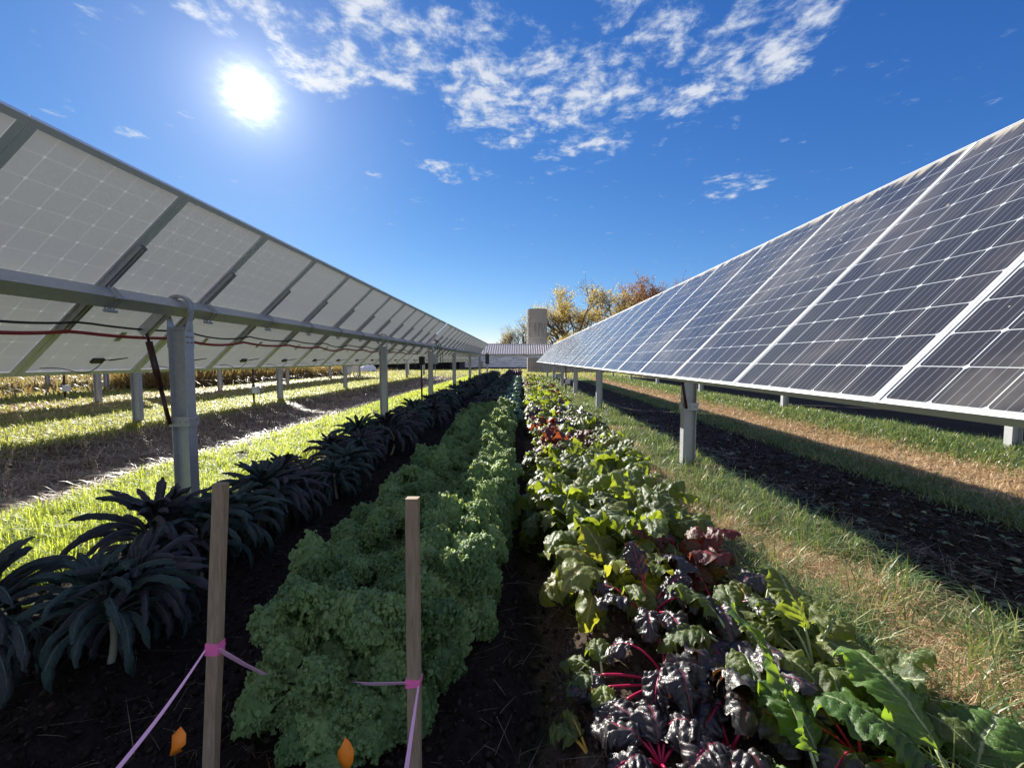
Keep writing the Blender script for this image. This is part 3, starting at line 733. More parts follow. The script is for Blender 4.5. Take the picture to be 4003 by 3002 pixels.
# hero chard plants close to the camera
FILL = [('purple', .80, 1.52, 'dark chard squeezed between the sprawling purple one and the green leaves'), ('green', .52, 2.18, 'green chard behind the dark upright one, on the path side'),
        
        ('green', .84, 2.22, 'crinkled green chard in the middle of the right bed, behind the arching one'), ('yellow', 1.12, 1.9, 'yellow tinged chard between the arching green and the small grass side ones'),
        ('green', 1.36, 1.5, 'green chard partly over the grass beside the tall crumpled one')]
for k, (ky, x_, y_, lb_) in enumerate(FILL):
    place(CH[ky][k % 3], 'chard_plant', x_, y_, random.uniform(.8, .95), lb_, 'chard', GH)
def hero(name, x, y, leaves, lm, sm, label, seed):
    r = np.random.default_rng(seed); o = thing(name, (x, y, float(hz(x, y))), 0, label=label, cat='chard', group=GH)
    g = G()
    for (az, pet, L, p0, bend, wd, roll, fold, side) in leaves:
        chard_leaf(g, r, R(az), 0.0, pet, L, R(p0), R(bend), wd, roll=roll, fold=fold, side=side, nu=50, nv=31, rp_=.0068)
    g.build('leaves', [M[lm], M[sm]], o, smooth=True); return o
P_ = ('ch_purp', 'st_mag'); G_ = ('ch_green', 'st_green'); Y_ = ('ch_yell', 'st_yell')
hero('chard_plant', .62, 1.98, [(200, .2, .19, 75, 110, .065, .2, .5, -.2), (250, .2, .2, 74, 130, .07, -.1, .5, .2), (290, .22, .21, 72, 130, .07, .1, .4, -.2), (100, .24, .2, 86, 60, .06, -.3, .6, .2), (20, .2, .2, 80, 95, .07, .2, .5, 0),
     (330, .25, .2, 78, 120, .065, .2, .5, .1), (150, .24, .19, 65, 120, .065, 0, .5, 0), (60, .22, .2, 60, 100, .065, 0, .5, 0)], *P_, 'dark purple chard with upright magenta stems, behind the one sprawling on soil', 301)
hero('chard_plant', .60, 1.64, [(178, .27, .15, 16, 40, .065, .2, .7, .1), (192, .26, .16, 9, 15, .06, -.2, .7, -.1), (212, .25, .2, 18, 40, .075, .1, .7, .2), (95, .2, .19, 70, 150, .075, .1, .6, 0), (262, .2, .2, 78, 150, .075, 0, .6, .2),
     (285, .17, .2, 70, 150, .075, .1, .6, -.2), (320, .18, .2, 60, 130, .075, 0, .6, 0), (150, .2, .17, 60, 150, .07, 0, .5, 0), (235, .18, .19, 70, 150, .07, .1, .6, .2)], *P_, 'purple chard with magenta stems sprawling across the bare soil by the path', 302)
hero('chard_plant', .46, 1.30, [(90, .06, .2, 60, 130, .085, .1, .6, 0), (150, .08, .2, 50, 120, .085, .1, .6, 0), (200, .06, .22, 45, 110, .085, .1, .6, .1), (20, .06, .2, 55, 120, .08, 0, .6, 0), (60, .08, .2, 50, 130, .08, .2, .6, 0),
     (120, .1, .22, 40, 100, .08, 0, .7, .2), (260, .08, .2, 50, 120, .08, 0, .7, .2)], *P_, 'dark chard with blistered shiny leaves at the bottom of the view, nearest the path', 303)
hero('chard_plant', .70, 1.34, [(100, .08, .2, 65, 140, .085, .1, .6, 0), (170, .08, .22, 60, 140, .085, .1, .6, 0), (210, .08, .22, 55, 130, .085, .1, .6, .1), (280, .06, .2, 60, 140, .08, 0, .6, 0), (130, .1, .2, 50, 130, .085, .2, .6, 0),
     (240, .1, .2, 50, 130, .08, 0, .7, .2), (20, .1, .2, 60, 130, .08, 0, .7, .2)], *P_, 'dark blistered chard just left of the big green leaf with the white midrib', 310)
hero('chard_plant', .90, 1.17, [(126, .15, .42, 72, 34, .13, .55, .12, .1), (95, .14, .26, 75, 120, .09, .2, .5, 0), (175, .08, .22, 50, 130, .09, .2, .5, 0), (200, .08, .22, 55, 130, .09, .2, .5, 0)], 'ch_bright', 'st_green',
     'big green chard leaf with white midrib glowing yellow green at its tip, in front', 304)
hero('chard_plant', 1.10, 1.30, [(170, .12, .26, 60, 130, .11, -.1, .6, 0), (215, .12, .26, 62, 130, .115, .1, .5, 0), (255, .12, .26, 60, 130, .115, .1, .5, 0), (120, .12, .25, 60, 125, .1, 0, .6, 0), (60, .12, .24, 60, 125, .1, 0, .6, 0), (300, .12, .24, 60, 125, .1, 0, .6, 0)], *P_,
     'broad dark chard with red ribs, in front of the tall crumpled green one', 306)
hero('chard_plant', 1.30, 1.18, [(100, .14, .36, 62, 80, .14, .3, .25, 0), (150, .14, .34, 60, 90, .13, .2, .3, 0), (30, .12, .32, 55, 95, .12, .1, .4, 0), (205, .12, .28, 55, 115, .12, 0, .4, 0), (250, .12, .28, 55, 110, .12, 0, .4, 0)], 'ch_bright', 'st_green',
     'large green chard with branching pale veins by the grass, in the near corner', 307)
hero('chard_plant', 1.20, 1.66, [(95, .20, .28, 80, 70, .10, .5, .55, .1), (150, .18, .26, 65, 120, .09, .2, .5, 0), (200, .16, .26, 60, 130, .1, -.2, .5, .2), (40, .2, .24, 65, 120, .09, .2, .5, 0), (250, .18, .25, 68, 140, .1, 0, .5, 0),
     (290, .18, .25, 65, 140, .1, 0, .5, 0), (125, .2, .2, 80, 100, .08, .4, .6, 0)], *G_, 'tall green chard with an upright pale crumpled leaf beside the straw tuft', 305)
hero('chard_plant', .92, 1.72, [(130, .22, .26, 80, 110, .08, .5, .5, .1), (180, .2, .26, 66, 130, .085, .2, .5, 0), (250, .2, .26, 70, 140, .085, .1, .5, .2), (300, .2, .25, 70, 130, .085, 0, .5, 0), (20, .2, .26, 65, 120, .085, 0, .5, 0), (75, .2, .24, 72, 100, .085, 0, .5, 0)], *G_,
     'green chard with long arching leaves beside the purple sprawling one', 308)
hero('chard_plant', .98, 2.05, [(130, .22, .24, 80, 110, .08, .3, .5, .1), (190, .2, .25, 66, 120, .085, .2, .5, 0), (250, .2, .26, 66, 120, .085, .1, .5, .2), (310, .2, .25, 66, 110, .085, 0, .5, 0), (20, .2, .26, 65, 110, .085, 0, .5, 0)], *P_,
     'dark chard with one rusty upright leaf at the grass edge', 312)
hero('chard_plant', 1.25, 2.1, [(130, .18, .2, 70, 110, .07, .3, .5, .1), (200, .16, .2, 60, 120, .075, .2, .5, 0), (270, .16, .2, 60, 120, .075, .1, .5, .2), (330, .16, .2, 60, 110, .075, 0, .5, 0), (50, .16, .2, 65, 110, .075, 0, .5, 0)], *G_,
     'smaller green chard leaning into the grass behind the tall crumpled one', 313)
hero('chard_plant', .34, 1.66, [(150, .08, .14, 50, 120, .065, .2, .5, 0), (200, .08, .14, 45, 120, .065, .2, .5, 0), (260, .08, .15, 45, 110, .06, .2, .5, 0), (90, .08, .15, 60, 110, .06, 0, .5, 0)], *G_, 'small crinkled green chard plant at the lit edge of the path', 309)
hero('chard_plant', .24, 1.42, [(150, .05, .13, 40, 90, .05, .2, .9, 0), (110, .05, .14, 30, 60, .05, .2, .9, 0)], *Y_, 'small yellowed folded chard leaves lying at the shadow edge of the path', 311)

# ------------------------------------------------------------------ grass, straw and weeds (uncountable)
def blades(n, xf, yf, hmin, hmax, wid, lean, seed, clump=0., flat=0., wgrow=.12, avoid=0.):
    r = np.random.default_rng(seed)
    x, y = xf(r, n), yf(r, n)
    if clump > 0:
        keep = (wob(x, y, .45, 2, 6) + wob(x, y, 1.4, 9, 5)) > -clump
        x, y = x[keep], y[keep]
    if avoid > 0:
        dm = np.min(np.stack([((x - a_) / 1.0) ** 2 + ((y - b_) / 1.4) ** 2 for a_, b_ in TUFT]), 0); keep = dm > (avoid * r.uniform(.6, 1.2, len(x))) ** 2; x, y = x[keep], y[keep]
    n = len(x); z = hz(x, y)
    h = r.uniform(hmin, hmax, n) * (1 + .25 * wob(x, y, .5, 4, 5)); az = r.uniform(0, 2 * pi, n); ln = np.abs(r.normal(lean, lean * .5, n))
    gw = 1 + wgrow * np.clip(y - 3, 0, 40); w = wid * gw * r.uniform(.6, 1.3, n)
    d = np.stack([np.cos(az), np.sin(az), np.zeros(n)], 1); s = np.stack([-np.sin(az), np.cos(az), np.zeros(n)], 1)
    V = np.zeros((n, 7, 3)); b = np.stack([x, y, z - .005], 1)
    for k, (t, wt) in enumerate(((0, 1), (.45, .85), (.8, .5))):
        c = b + d * (h * ln * t ** 1.7)[:, None]; c[:, 2] += h * (t - .35 * ln * t ** 2.2) * (1 - flat)
        V[:, k * 2] = c - s * (w * wt)[:, None]; V[:, k * 2 + 1] = c + s * (w * wt)[:, None]
    c = b + d * (h * ln)[:, None]; c[:, 2] += h * np.maximum(.12, 1 - .45 * ln) * (1 - flat); V[:, 6] = c
    o = (np.arange(n) * 7)[:, None]
    Q = np.concatenate([o + np.array([[0, 1, 3, 2]]), o + np.array([[2, 3, 5, 4]])]); T = o + np.array([[4, 5, 6]])
    u = np.repeat(r.random(n), 7); vv = np.tile([0, 0, .45, .45, .8, .8, 1], n)
    return V.reshape(-1, 3), Q, T, np.stack([u, vv], 1)
def weed_leafs(n, xf, yf, seed):
    r = np.random.default_rng(seed); g = G(); x, y = xf(r, n), yf(r, n)
    for i in range(n):
        m_ = r.integers(4, 8); s = r.uniform(.03, .075)
        for k in range(m_):
            S, T, W, N, t, v, w = blade(s, R(r.uniform(15, 60)), R(60), 5, 3, lambda t: s * .32 * np.sin(np.clip(t, .02, .98) * pi) ** .6, r)
            P = S[:, None] + W[:, None] * (v[None] * w[:, None])[..., None]; P = rotz(P.reshape(-1, 3), r.uniform(0, 6.28)) + [x[i], y[i], float(hz(x[i], y[i]))]
            g.add(P, grid(5, 3), uv=np.full((15, 2), r.random()))
    return g
TUFT = [(1.8, 2.64), (1.94, 2.2), (1.72, 1.5), (1.3, 3.7), (1.45, 4.6), (1.6, 3.3), (1.9, 1.85), (1.55, 6.2), (2.0, 1.3), (1.7, 7.7), (1.4, 5.4)]
def logy(a, b): return lambda r, n: a * (b / a) ** r.random(n)
def ux(a, b, e=.12): return lambda r, n: r.uniform(a, b, n) + r.normal(0, e, n)

def grassmat(name, stops, tcol, tf=.45, rough=.45, spec=.4):
    def fn(t, tc, u, v, rnd):
        geo = t.n('ShaderNodeNewGeometry'); n = t.noise(geo.outputs['Position'], .9, 3)
        k = t.m('ADD', t.m('MULTIPLY', u, .65), t.m('MULTIPLY', n, .4))
        return t.ramp(k, stops), t.mix(u, tcol[0], tcol[1]), None
    return leafmat(name, fn, tf=tf, rough=rough, spec=spec, bscale=20, bs=.1)
GST = [(0, (.07, .13, .02)), (.45, (.12, .2, .035)), (.75, (.2, .25, .06)), (.92, (.45, .38, .18))]
M['grass'] = grassmat('grass', GST, ((.6, .72, .05), (.82, .88, .14)), .55)
M['grass_r'] = grassmat('grass_right', [(0, (.035, .085, .025)), (.4, (.07, .14, .045)), (.68, (.15, .21, .08)), (.85, (.5, .42, .24))], ((.2, .33, .05), (.42, .46, .12)), .35, .42, .6)
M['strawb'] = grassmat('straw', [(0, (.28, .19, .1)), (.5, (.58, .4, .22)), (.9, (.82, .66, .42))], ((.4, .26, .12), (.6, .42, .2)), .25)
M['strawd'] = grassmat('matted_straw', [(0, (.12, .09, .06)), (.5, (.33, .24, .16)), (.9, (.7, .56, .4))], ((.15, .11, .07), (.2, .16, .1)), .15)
M['weed'] = grassmat('weeds', [(0, (.09, .13, .03)), (.5, (.2, .24, .06)), (.9, (.42, .36, .14))], ((.6, .66, .1), (.75, .7, .2)), .45)
M['corn'] = grassmat('dry_corn', [(0, (.16, .11, .04)), (.5, (.32, .22, .09)), (.9, (.5, .38, .2))], ((.4, .28, .08), (.5, .38, .12)), .35)

M['rustweed'] = grassmat('rust_weeds', [(0, (.14, .09, .04)), (.5, (.3, .19, .08)), (.9, (.4, .36, .15))], ((.4, .25, .08), (.5, .45, .15)), .35)
def stuff(name, parts, m, label, cat):
    g = G()
    for p in parts: g.add(p[0], p[1], p[2], p[3])
    o = g.build(name, m, smooth=True); tag(o, label, cat, kind='stuff'); return o
def curve_x(r, n): return None

stuff('grass', [blades(75000, ux(-4.4, -2.95, .06), logy(2.0, 34), .05, .17, .0028, .75, 1, clump=.55, wgrow=.18)], M['grass'], 'bright backlit green grass strip under the left solar row', 'grass')
def tuss(n_c, n, x0, x1, ya, yb, seed, sp=.035):
    rr_ = np.random.default_rng(seed); cx = rr_.uniform(x0, x1, n_c); cy = ya * (yb / ya) ** rr_.random(n_c); ix = rr_.integers(0, n_c, n)
    T_ = np.stack([cx[ix], cy[ix]], 1) + rr_.normal(0, sp, (n, 2)) * (1 + .08 * cy[ix])[:, None]
    return (lambda r, n: T_[:n, 0]), (lambda r, n: T_[:n, 1])
stuff('grass', [blades(30000, *tuss(420, 26000, 1.3, 2.4, .75, 20, 71), .08, .21, .003, 1.35, 72, wgrow=.15, avoid=.24), blades(34000, ux(1.32, 2.4, .09), logy(.75, 34), .04, .13, .003, 1.3, 2, clump=.2, wgrow=.2, avoid=.22), blades(6000, ux(1.35, 2.35, .09), logy(.8, 12), .14, .28, .003, .9, 22, clump=.2, wgrow=.2)], M['grass_r'], 'tufted green grass strip between the chard and the right solar posts', 'grass')
g_ = weed_leafs(900, ux(1.3, 2.4, .1), logy(.8, 20), 52); tag(g_.build('weeds', M['grass_r'], smooth=True), 'small broad leaved weeds among the grass by the right posts', 'weeds', kind='stuff')
g_ = weed_leafs(1500, ux(-4.4, -2.9, .1), logy(2.2, 24), 53); tag(g_.build('weeds', M['grass'], smooth=True), 'clover like weeds among the bright left grass strip', 'weeds', kind='stuff')
def tuftx(seed):
    rr_ = np.random.default_rng(seed); ix = rr_.integers(0, len(TUFT), 60000); T_ = np.array(TUFT)[ix] + rr_.normal(0, 1, (60000, 2)) * np.array([.11, .16])
    return (lambda r, n: T_[:n, 0]), (lambda r, n: T_[:n, 1])
stuff('straw', [blades(30000, *tuftx(77), .05, .15, .0022, 1.7, 33, wgrow=.15), blades(13000, ux(1.4, 2.3, .1), logy(.85, 16), .05, .13, .002, 1.6, 3, clump=-.2, wgrow=.2)], M['strawb'], 'golden dry straw tufts in the grass by the right posts', 'straw')
stuff('straw', [blades(52000, ux(5.25, 6.3, .12), logy(3.0, 34), .05, .13, .004, 1.6, 4, wgrow=.15)], M['strawb'], 'golden straw strip lit by sun beyond the right row', 'straw')
stuff('grass', [blades(34000, ux(6.25, 7.6, .18), logy(3.2, 36), .07, .17, .004, .9, 5, wgrow=.15)], M['grass_r'], 'green grass strip beyond the golden straw on the right', 'grass')
stuff('grass', [blades(24000, ux(4.5, 5.3, .1), logy(2.3, 34), .05, .13, .0035, .8, 6, wgrow=.15)], M['grass_r'], 'shaded grass edge beside the dark soil on the right', 'grass')
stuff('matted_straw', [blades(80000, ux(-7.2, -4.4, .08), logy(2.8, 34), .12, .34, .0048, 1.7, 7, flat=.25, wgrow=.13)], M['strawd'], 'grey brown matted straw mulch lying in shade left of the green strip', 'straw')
stuff('weeds', [blades(60000, ux(-10.4, -7.1, .2), logy(4.5, 36), .06, .18, .007, .9, 8, wgrow=.08)], M['weed'], 'sunlit pale green weeds around the second row of left posts', 'weeds')
stuff('weeds', [blades(50000, ux(-22, -10.5, .3), logy(6.5, 38), .06, .2, .011, 1.0, 9, clump=.5, wgrow=.06), blades(22000, ux(-19, 16, .5), logy(32, 60), .06, .16, .014, .9, 91, clump=.7, wgrow=.02)], M['weed'], 'patchy weeds over the far side of the field', 'weeds')
stuff('matted_straw', [blades(30000, ux(-14.5, -10.2, .3), logy(7, 36), .08, .25, .008, 1.7, 10, flat=.3, wgrow=.08)], M['strawb'], 'brown dry plant litter among the far weeds', 'straw')
stuff('weeds', [blades(30000, ux(-60, -17, 1), logy(12, 60), .15, .5, .03, .7, 92, wgrow=.02)], M['rustweed'], 'rusty orange dry weeds in the distance at left', 'weeds')
stuff('dry_corn', [blades(26000, ux(-18.3, -14.9, .05), lambda r, n: r.uniform(18, 36, n), .5, 1.2, .014, .35, 11, wgrow=0.01), blades(16000, ux(-18.3, -14.9, .05), lambda r, n: r.uniform(18, 36, n), .3, .8, .02, 1.0, 12, wgrow=0.01)], M['corn'], 'block of dry yellow standing corn beyond the left rows', 'corn')
# small weeds in the shaded soil on the right, soil clods
def clods(n, xf, yf, a, b, seed):
    r = np.random.default_rng(seed); x, y = xf(r, n), yf(r, n); s = a * (b / a) ** (r.random(n) ** 2)
    O = np.array([[1, 0, 0], [-1, 0, 0], [0, 1, 0], [0, -1, 0], [0, 0, 1], [0, 0, -1]], float)
    V = O[None] * s[:, None, None] * r.uniform(.5, 1.2, (n, 6, 1)) + r.normal(0, .25, (n, 6, 3)) * s[:, None, None]
    V += np.stack([x, y, hz(x, y) + s * .2], 1)[:, None]
    F = np.array([[0, 2, 4], [2, 1, 4], [1, 3, 4], [3, 0, 4], [2, 0, 5], [1, 2, 5], [3, 1, 5], [0, 3, 5]])
    T = ((np.arange(n) * 6)[:, None, None] + F[None]).reshape(-1, 3)
    return V.reshape(-1, 3), np.zeros((0, 4), int), T, np.repeat(r.random(n), 6)[:, None] * np.ones((1, 2))
def clodmat(name, stops):
    m, t = mat(name); tc = t.n('ShaderNodeTexCoord'); s = t.n('ShaderNodeSeparateXYZ'); t.L.new(tc.outputs['UV'], s.inputs[0])
    n = t.noise(tc.outputs['Object'], 80, 4)
    c = t.ramp(t.m('ADD', t.m('MULTIPLY', s.outputs[0], .6), t.m('MULTIPLY', n, .4)), stops)
    p = principled(t, c, .95, 0, .1, n, .004, .8); t.L.new(p.outputs[0], t.out.inputs[0]); return m
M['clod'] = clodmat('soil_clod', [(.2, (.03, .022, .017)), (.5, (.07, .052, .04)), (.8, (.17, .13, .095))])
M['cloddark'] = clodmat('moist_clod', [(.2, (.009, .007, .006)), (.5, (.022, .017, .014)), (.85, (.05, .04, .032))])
stuff('soil_clods', [clods(14000, ux(.14, 1.3, .03), logy(.8, 9), .003, .016, 31)], M['clod'], 'crumbly brown soil lumps around the chard', 'soil')
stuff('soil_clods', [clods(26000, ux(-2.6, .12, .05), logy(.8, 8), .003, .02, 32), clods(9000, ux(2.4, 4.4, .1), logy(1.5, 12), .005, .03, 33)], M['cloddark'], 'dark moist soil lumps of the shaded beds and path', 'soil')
M['sprig'] = grassmat('straw_bits', [(0, (.1, .08, .05)), (.9, (.3, .24, .15))], ((.1, .1, .05), (.2, .16, .1)), .1)
stuff('straw_bits', [blades(2600, ux(-2.6, .4, .1), logy(.8, 8), .03, .09, .0012, 2.2, 41, flat=.75, wgrow=.1), blades(4000, ux(2.4, 4.5, .1), logy(1.3, 14), .04, .14, .002, 2.2, 42, flat=.7, wgrow=.1)], M['sprig'], 'scattered dry bits on the dark soil', 'straw')

o = weed_leafs(330, ux(2.5, 4.5, .1), logy(1.4, 26), 51).build('weeds', M['grass_r'], smooth=True); tag(o, 'low leafy weeds on the shaded dark soil right of the posts', 'weeds', kind='stuff')

# ------------------------------------------------------------------ stakes, ribbon and flags
def stake(p_top, p_bot, w, d, label):
    o = thing('wooden_stake', p_bot, 0, label=label, cat='stake', group='wooden marker stakes before the kale')
    t = Vector(p_top) - Vector(p_bot); L = t.length; z = t.normalized(); x = Vector((1, 0, 0)); x = (x - z * x.dot(z)).normalized(); yv = z.cross(x)
    RMx = Matrix((x, yv, z)).transposed()
    g = G(); n = 14
    V = []
    for i in range(n):
        zz = L * i / (n - 1); jx, jy = (random.uniform(-.0007, .0007), random.uniform(-.0007, .0007))
        c = .0018
        for a, b in ((-1, -1), (1, -1), (1, 1), (-1, 1)):
            for q in ((0, 1), (1, 0)) if a * b > 0 else ((1, 0), (0, 1)):
                V.append([a * (w / 2 - q[0] * c) + jx, b * (d / 2 - q[1] * c) + jy, zz])
    Q = []
    for i in range(n - 1):
        for k in range(8): Q.append([i * 8 + k, i * 8 + (k + 1) % 8, i * 8 + 8 + (k + 1) % 8, i * 8 + 8 + k])
    top = (n - 1) * 8; cc = len(V); V.append([0, 0, L]); T = [[cc, top + k, top + (k + 1) % 8] for k in range(8)]
    V = np.array(V) @ np.array(RMx).T
    g.add(V, Q, T); b = g.build('stake_shaft', M['stake'], o); return o
ST = [(at(863, 1888, 1.27), at(822, 3060, 1.20)), (at(1612, 1945, 1.24), at(1622, 3060, 1.20))]
stake(ST[0][0], ST[0][1] + (ST[0][1] - ST[0][0]) * .3, .036, .03, 'left one of two wooden stakes, bare soil on its left side')
stake(ST[1][0], ST[1][1] + (ST[1][1] - ST[1][0]) * .3, .038, .03, 'right of the two wooden stakes, standing against the curly kale')

def strip(g, pts, w0, w1, up=(0, 0, 1), tw=0., m=0, th=.0008):
    P = np.array(pts, float); n = len(P); T = np.gradient(P, axis=0); T /= np.linalg.norm(T, axis=1)[:, None]
    A = np.cross(T, np.array([0, 1.0, 0.0])); A /= np.linalg.norm(A, axis=1)[:, None] + 1e-9; B = np.cross(T, A)
    q = np.linspace(0, tw, n)[:, None]; A2 = A * np.cos(q) + B * np.sin(q); B2 = np.cross(T, A2)
    w = np.linspace(w0, w1, n)[:, None] / 2
    V = np.stack([P - A2 * w - B2 * th, P + A2 * w - B2 * th, P + A2 * w + B2 * th, P - A2 * w + B2 * th], 1).reshape(-1, 3)
    i = np.arange(n - 1)[:, None] * 4; Q = []
    for k in range(4): Q.append(np.concatenate([i + k, i + (k + 1) % 4, i + 4 + (k + 1) % 4, i + 4 + k], 1))
    g.add(V, np.vstack(Q + [np.array([[0, 3, 2, 1], [n * 4 - 4, n * 4 - 3, n * 4 - 2, n * 4 - 1]])]), m=m)
def lerp(a, b, n): return [Vector(a).lerp(Vector(b), k / (n - 1)) for k in range(n)]
rb = thing('pink_ribbon', ST[0][1], 0, label='pink flagging ribbon tied round both wooden stakes and stretched toward the camera', cat='ribbon')
def wrap(px, py, st, w, d, h):
    t0, b0 = st; f = (at(px, py, 1.25).z - b0.z) / (t0.z - b0.z); c = Vector(b0).lerp(t0, f)
    g = G(); zz = (Vector(t0) - Vector(b0)).normalized(); x = Vector((1, 0, 0)); x = (x - zz * x.dot(zz)).normalized(); yv = zz.cross(x)
    RMx = np.array(Matrix((x, yv, zz)).transposed())
    for k in range(5):
        a = random.uniform(-.13, .13); Rk = RMx @ np.array(Matrix.Rotation(a, 3, 'Y'))
        g.box(c - Vector(rb.location) + zz * (k - 2) * h * .19, (w + .003 + random.uniform(0, .0035), d + .003 + random.uniform(0, .0035), h * .26), Rk)
    g.build('knot', M['pink'], rb); return c
cL = wrap(838, 2512, ST[0], .036, .03, .036); cR = wrap(1618, 2624, ST[1], .038, .03, .022)
ro = Vector(rb.location)
def strand(pts, w0, w1, tw):
    g = G(); strip(g, [Vector(p) - ro for p in pts], w0, w1, tw=tw); g.build('strand', M['pinkpale'], rb)
nL = cL + Vector((-.019, -.016, 0)); LL = lerp(nL, at(430, 3040, .93), 14); LL = [p - Vector((0, 0, .012 * math.sin(pi * i / 13))) for i, p in enumerate(LL)]
strand(LL, .005, .017, .5)
sagA = cL + Vector((.019, -.014, .004)); sagB = cR + Vector((-.019, -.016, .004))
K_ = [sagA, sagA.lerp(at(1045, 2640, 1.36), .5) - Vector((0, 0, .004)), at(1045, 2640, 1.36), at(1200, 2700, 1.6), at(1355, 2668, 1.36), sagB.lerp(at(1355, 2668, 1.36), .5) - Vector((0, 0, .004)), sagB]
sag = [K_[i].lerp(K_[i + 1], j / 5) for i in range(6) for j in range(5)] + [K_[-1]]
strand(sag, .021, .019, .5)
strand(lerp(cR + Vector((.018, -.017, -.004)), at(1583, 3040, .98), 12), .005, .015, .3)

def flag(px, py, Y, pw_, ph_, outline, label, bend):
    c = at(px, py, Y); zg = float(hz(c.x, c.y)); o = thing('marker_flag', (c.x, c.y, zg), 0, label=label, cat='flag', group='orange marker flags at the bed ends')
    s = 1.15 * Y / F_PX; n = len(outline); hh = c.z - zg
    g = G(); V = []
    pts = [Vector(((a) * s, bend * math.sin(i * 1.3) * .012, hh + b * s)) for i, (a, b) in enumerate(outline)]
    cen = sum(pts, Vector()) / n + Vector((0, -.012, 0))
    V = [p for p in pts] + [cen] + [p + Vector((0, .0012, 0)) for p in pts] + [cen + Vector((0, .0012, 0))]
    T = [[n, i, (i + 1) % n] for i in range(n)] + [[2 * n + 1, n + 1 + (i + 1) % n, n + 1 + i] for i in range(n)]
    Q = [[i, n + 1 + i, n + 1 + (i + 1) % n, (i + 1) % n] for i in range(n)]
    g.add(np.array(V), Q, T); g.build('flag_sheet', M['orange'], o, smooth=True)
    w = G(); w.tube([(outline[0][0] * s, .003, -.05), (outline[0][0] * s * .8, .003, hh + ph_ * s * .45)], .0012, 5); w.build('wire_stem', M['wire'], o)
flag(700, 2905, 1.05, 60, 100, [(-25, 30), (-5, 50), (20, 30), (33, 8), (10, -12), (0, -20), (-5, -45), (-20, -50), (-26, -35), (-18, -5)], 'crumpled orange marker flag on the bare soil left of the left stake', 1.)
flag(1350, 2945, 1.0, 65, 120, [(0, 62), (14, 35), (30, 5), (30, -25), (10, -60), (-15, -60), (-33, -30), (-30, 5), (-12, 35)], 'leaf shaped orange marker flag in front of the curly kale', .6)

# ------------------------------------------------------------------ far things: barn, shed, silo, fence, trees
def mk_planks():
    m, t = mat('peeling_white_planks'); tc = t.n('ShaderNodeTexCoord'); ob = tc.outputs['Object']
    s = t.n('ShaderNodeSeparateXYZ'); t.L.new(ob, s.inputs[0])
    n = t.noise(t.mapping(ob, (.35, 1, 4)), 1.6, 5, .65); n2 = t.noise(t.mapping(ob, (.6, 1, 6)), 4, 4, .6)
    c = t.ramp(t.m('ADD', t.m('MULTIPLY', n, .6), t.m('MULTIPLY', n2, .4)), [(.42, (.42, .41, .43)), (.5, (.74, .75, .8)), (.58, (.9, .91, .95))])
    gr = t.m('GREATER_THAN', t.m('FRACT', t.m('MULTIPLY', s.outputs[2], 5)), .9); c = t.mix(t.m('MULTIPLY', gr, .3), c, (.3, .3, .32))
    p = principled(t, c, .8, 0, .2); t.L.new(p.outputs[0], t.out.inputs[0]); return m
M['planks'] = mk_planks()
def mk_roof():
    m, t = mat('ribbed_metal_roof'); tc = t.n('ShaderNodeTexCoord'); ob = tc.outputs['Object']
    n = t.noise(t.mapping(ob, (3, .4, .4)), 1, 5, .7)
    c = t.ramp(n, [(.35, (.5, .42, .36)), (.55, (.66, .6, .54)), (.68, (.55, .36, .25))])
    p = principled(t, c, .5, .3, .4); t.L.new(p.outputs[0], t.out.inputs[0]); return m
M['roof'] = mk_roof()
M['greywood'] = simple('weathered_boards', (.3, .27, .24), .85, 0, .45, 1.5, stretch=(5, 5, .4), bd=.01)

YB = 64.0
barn = thing('barn', (2, YB, 0), 0, label='long low white barn with peeling plank wall and ribbed metal roof', cat='barn')
def X_(px, Y): return (px - VPX) / F_PX * Y
x0, x1 = X_(1785, YB) - 2, 16 - 2
g = G(); g.box(((x0 + x1) / 2, 3.6, 1.08), (x1 - x0, 7.2, 2.24)); g.build('wall', M['planks'], barn)
g = G()
for sgn, ya, yb in ((0, -.35, 3.6), (1, 3.6, 7.55)):
    za, zb = (2.14, 3.84) if sgn == 0 else (3.84, 2.14)
    ln = math.hypot(yb - ya, zb - za); an = math.atan2(zb - za, yb - ya); Rx = np.array(Matrix.Rotation(an, 3, 'X'))
    g.box(((x0 + x1) / 2, (ya + yb) / 2, (za + zb) / 2 + .03), (x1 - x0 + .8, ln, .05), Rx)
    k = x0 - .3
    while k < x1 + .3:
        g.box((k, (ya + yb) / 2, (za + zb) / 2 + .085), (.07, ln, .07), Rx, m=1); k += .36
g.box(((x0 + x1) / 2, 3.6, 3.9), (x1 - x0 + .8, .3, .05))
M['rib'] = simple('bright_roof_rib', (.85, .83, .78), .5, .1, .05)
g.build('roof', [M['roof'], M['rib']], barn)
g = G(); g.add([[x0 + .003, .003, 2.2], [x0 + .003, 7.2, 2.2], [x0 + .003, 3.6, 3.82], [x1 - .003, .003, 2.2], [x1 - .003, 7.2, 2.2], [x1 - .003, 3.6, 3.82]], None, [[0, 2, 1], [3, 4, 5]]); g.build('gable', M['planks'], barn)
g = G(); g.box((0, -.02, .06), (x1 - x0, .06, .25)); g.V[-1][:, 0] += (x0 + x1) / 2; g.build('footing', M['dark'], barn)
sx0, sx1 = X_(1180, 58), X_(1800, 58)
shed = thing('shed', ((sx0 + sx1) / 2, 60, 0), 0, label='long dark open fronted shed left of the white barn', cat='shed')
w = sx1 - sx0
g = G(); g.box((0, 2.4, 1.3), (w, .15, 2.6)); g.box((-w / 2 + .08, 0, 1.3), (.15, 4.6, 2.6)); g.box((w / 2 - .08, 0, 1.3), (.15, 4.6, 2.6)); g.build('wall', M['dark'], shed)
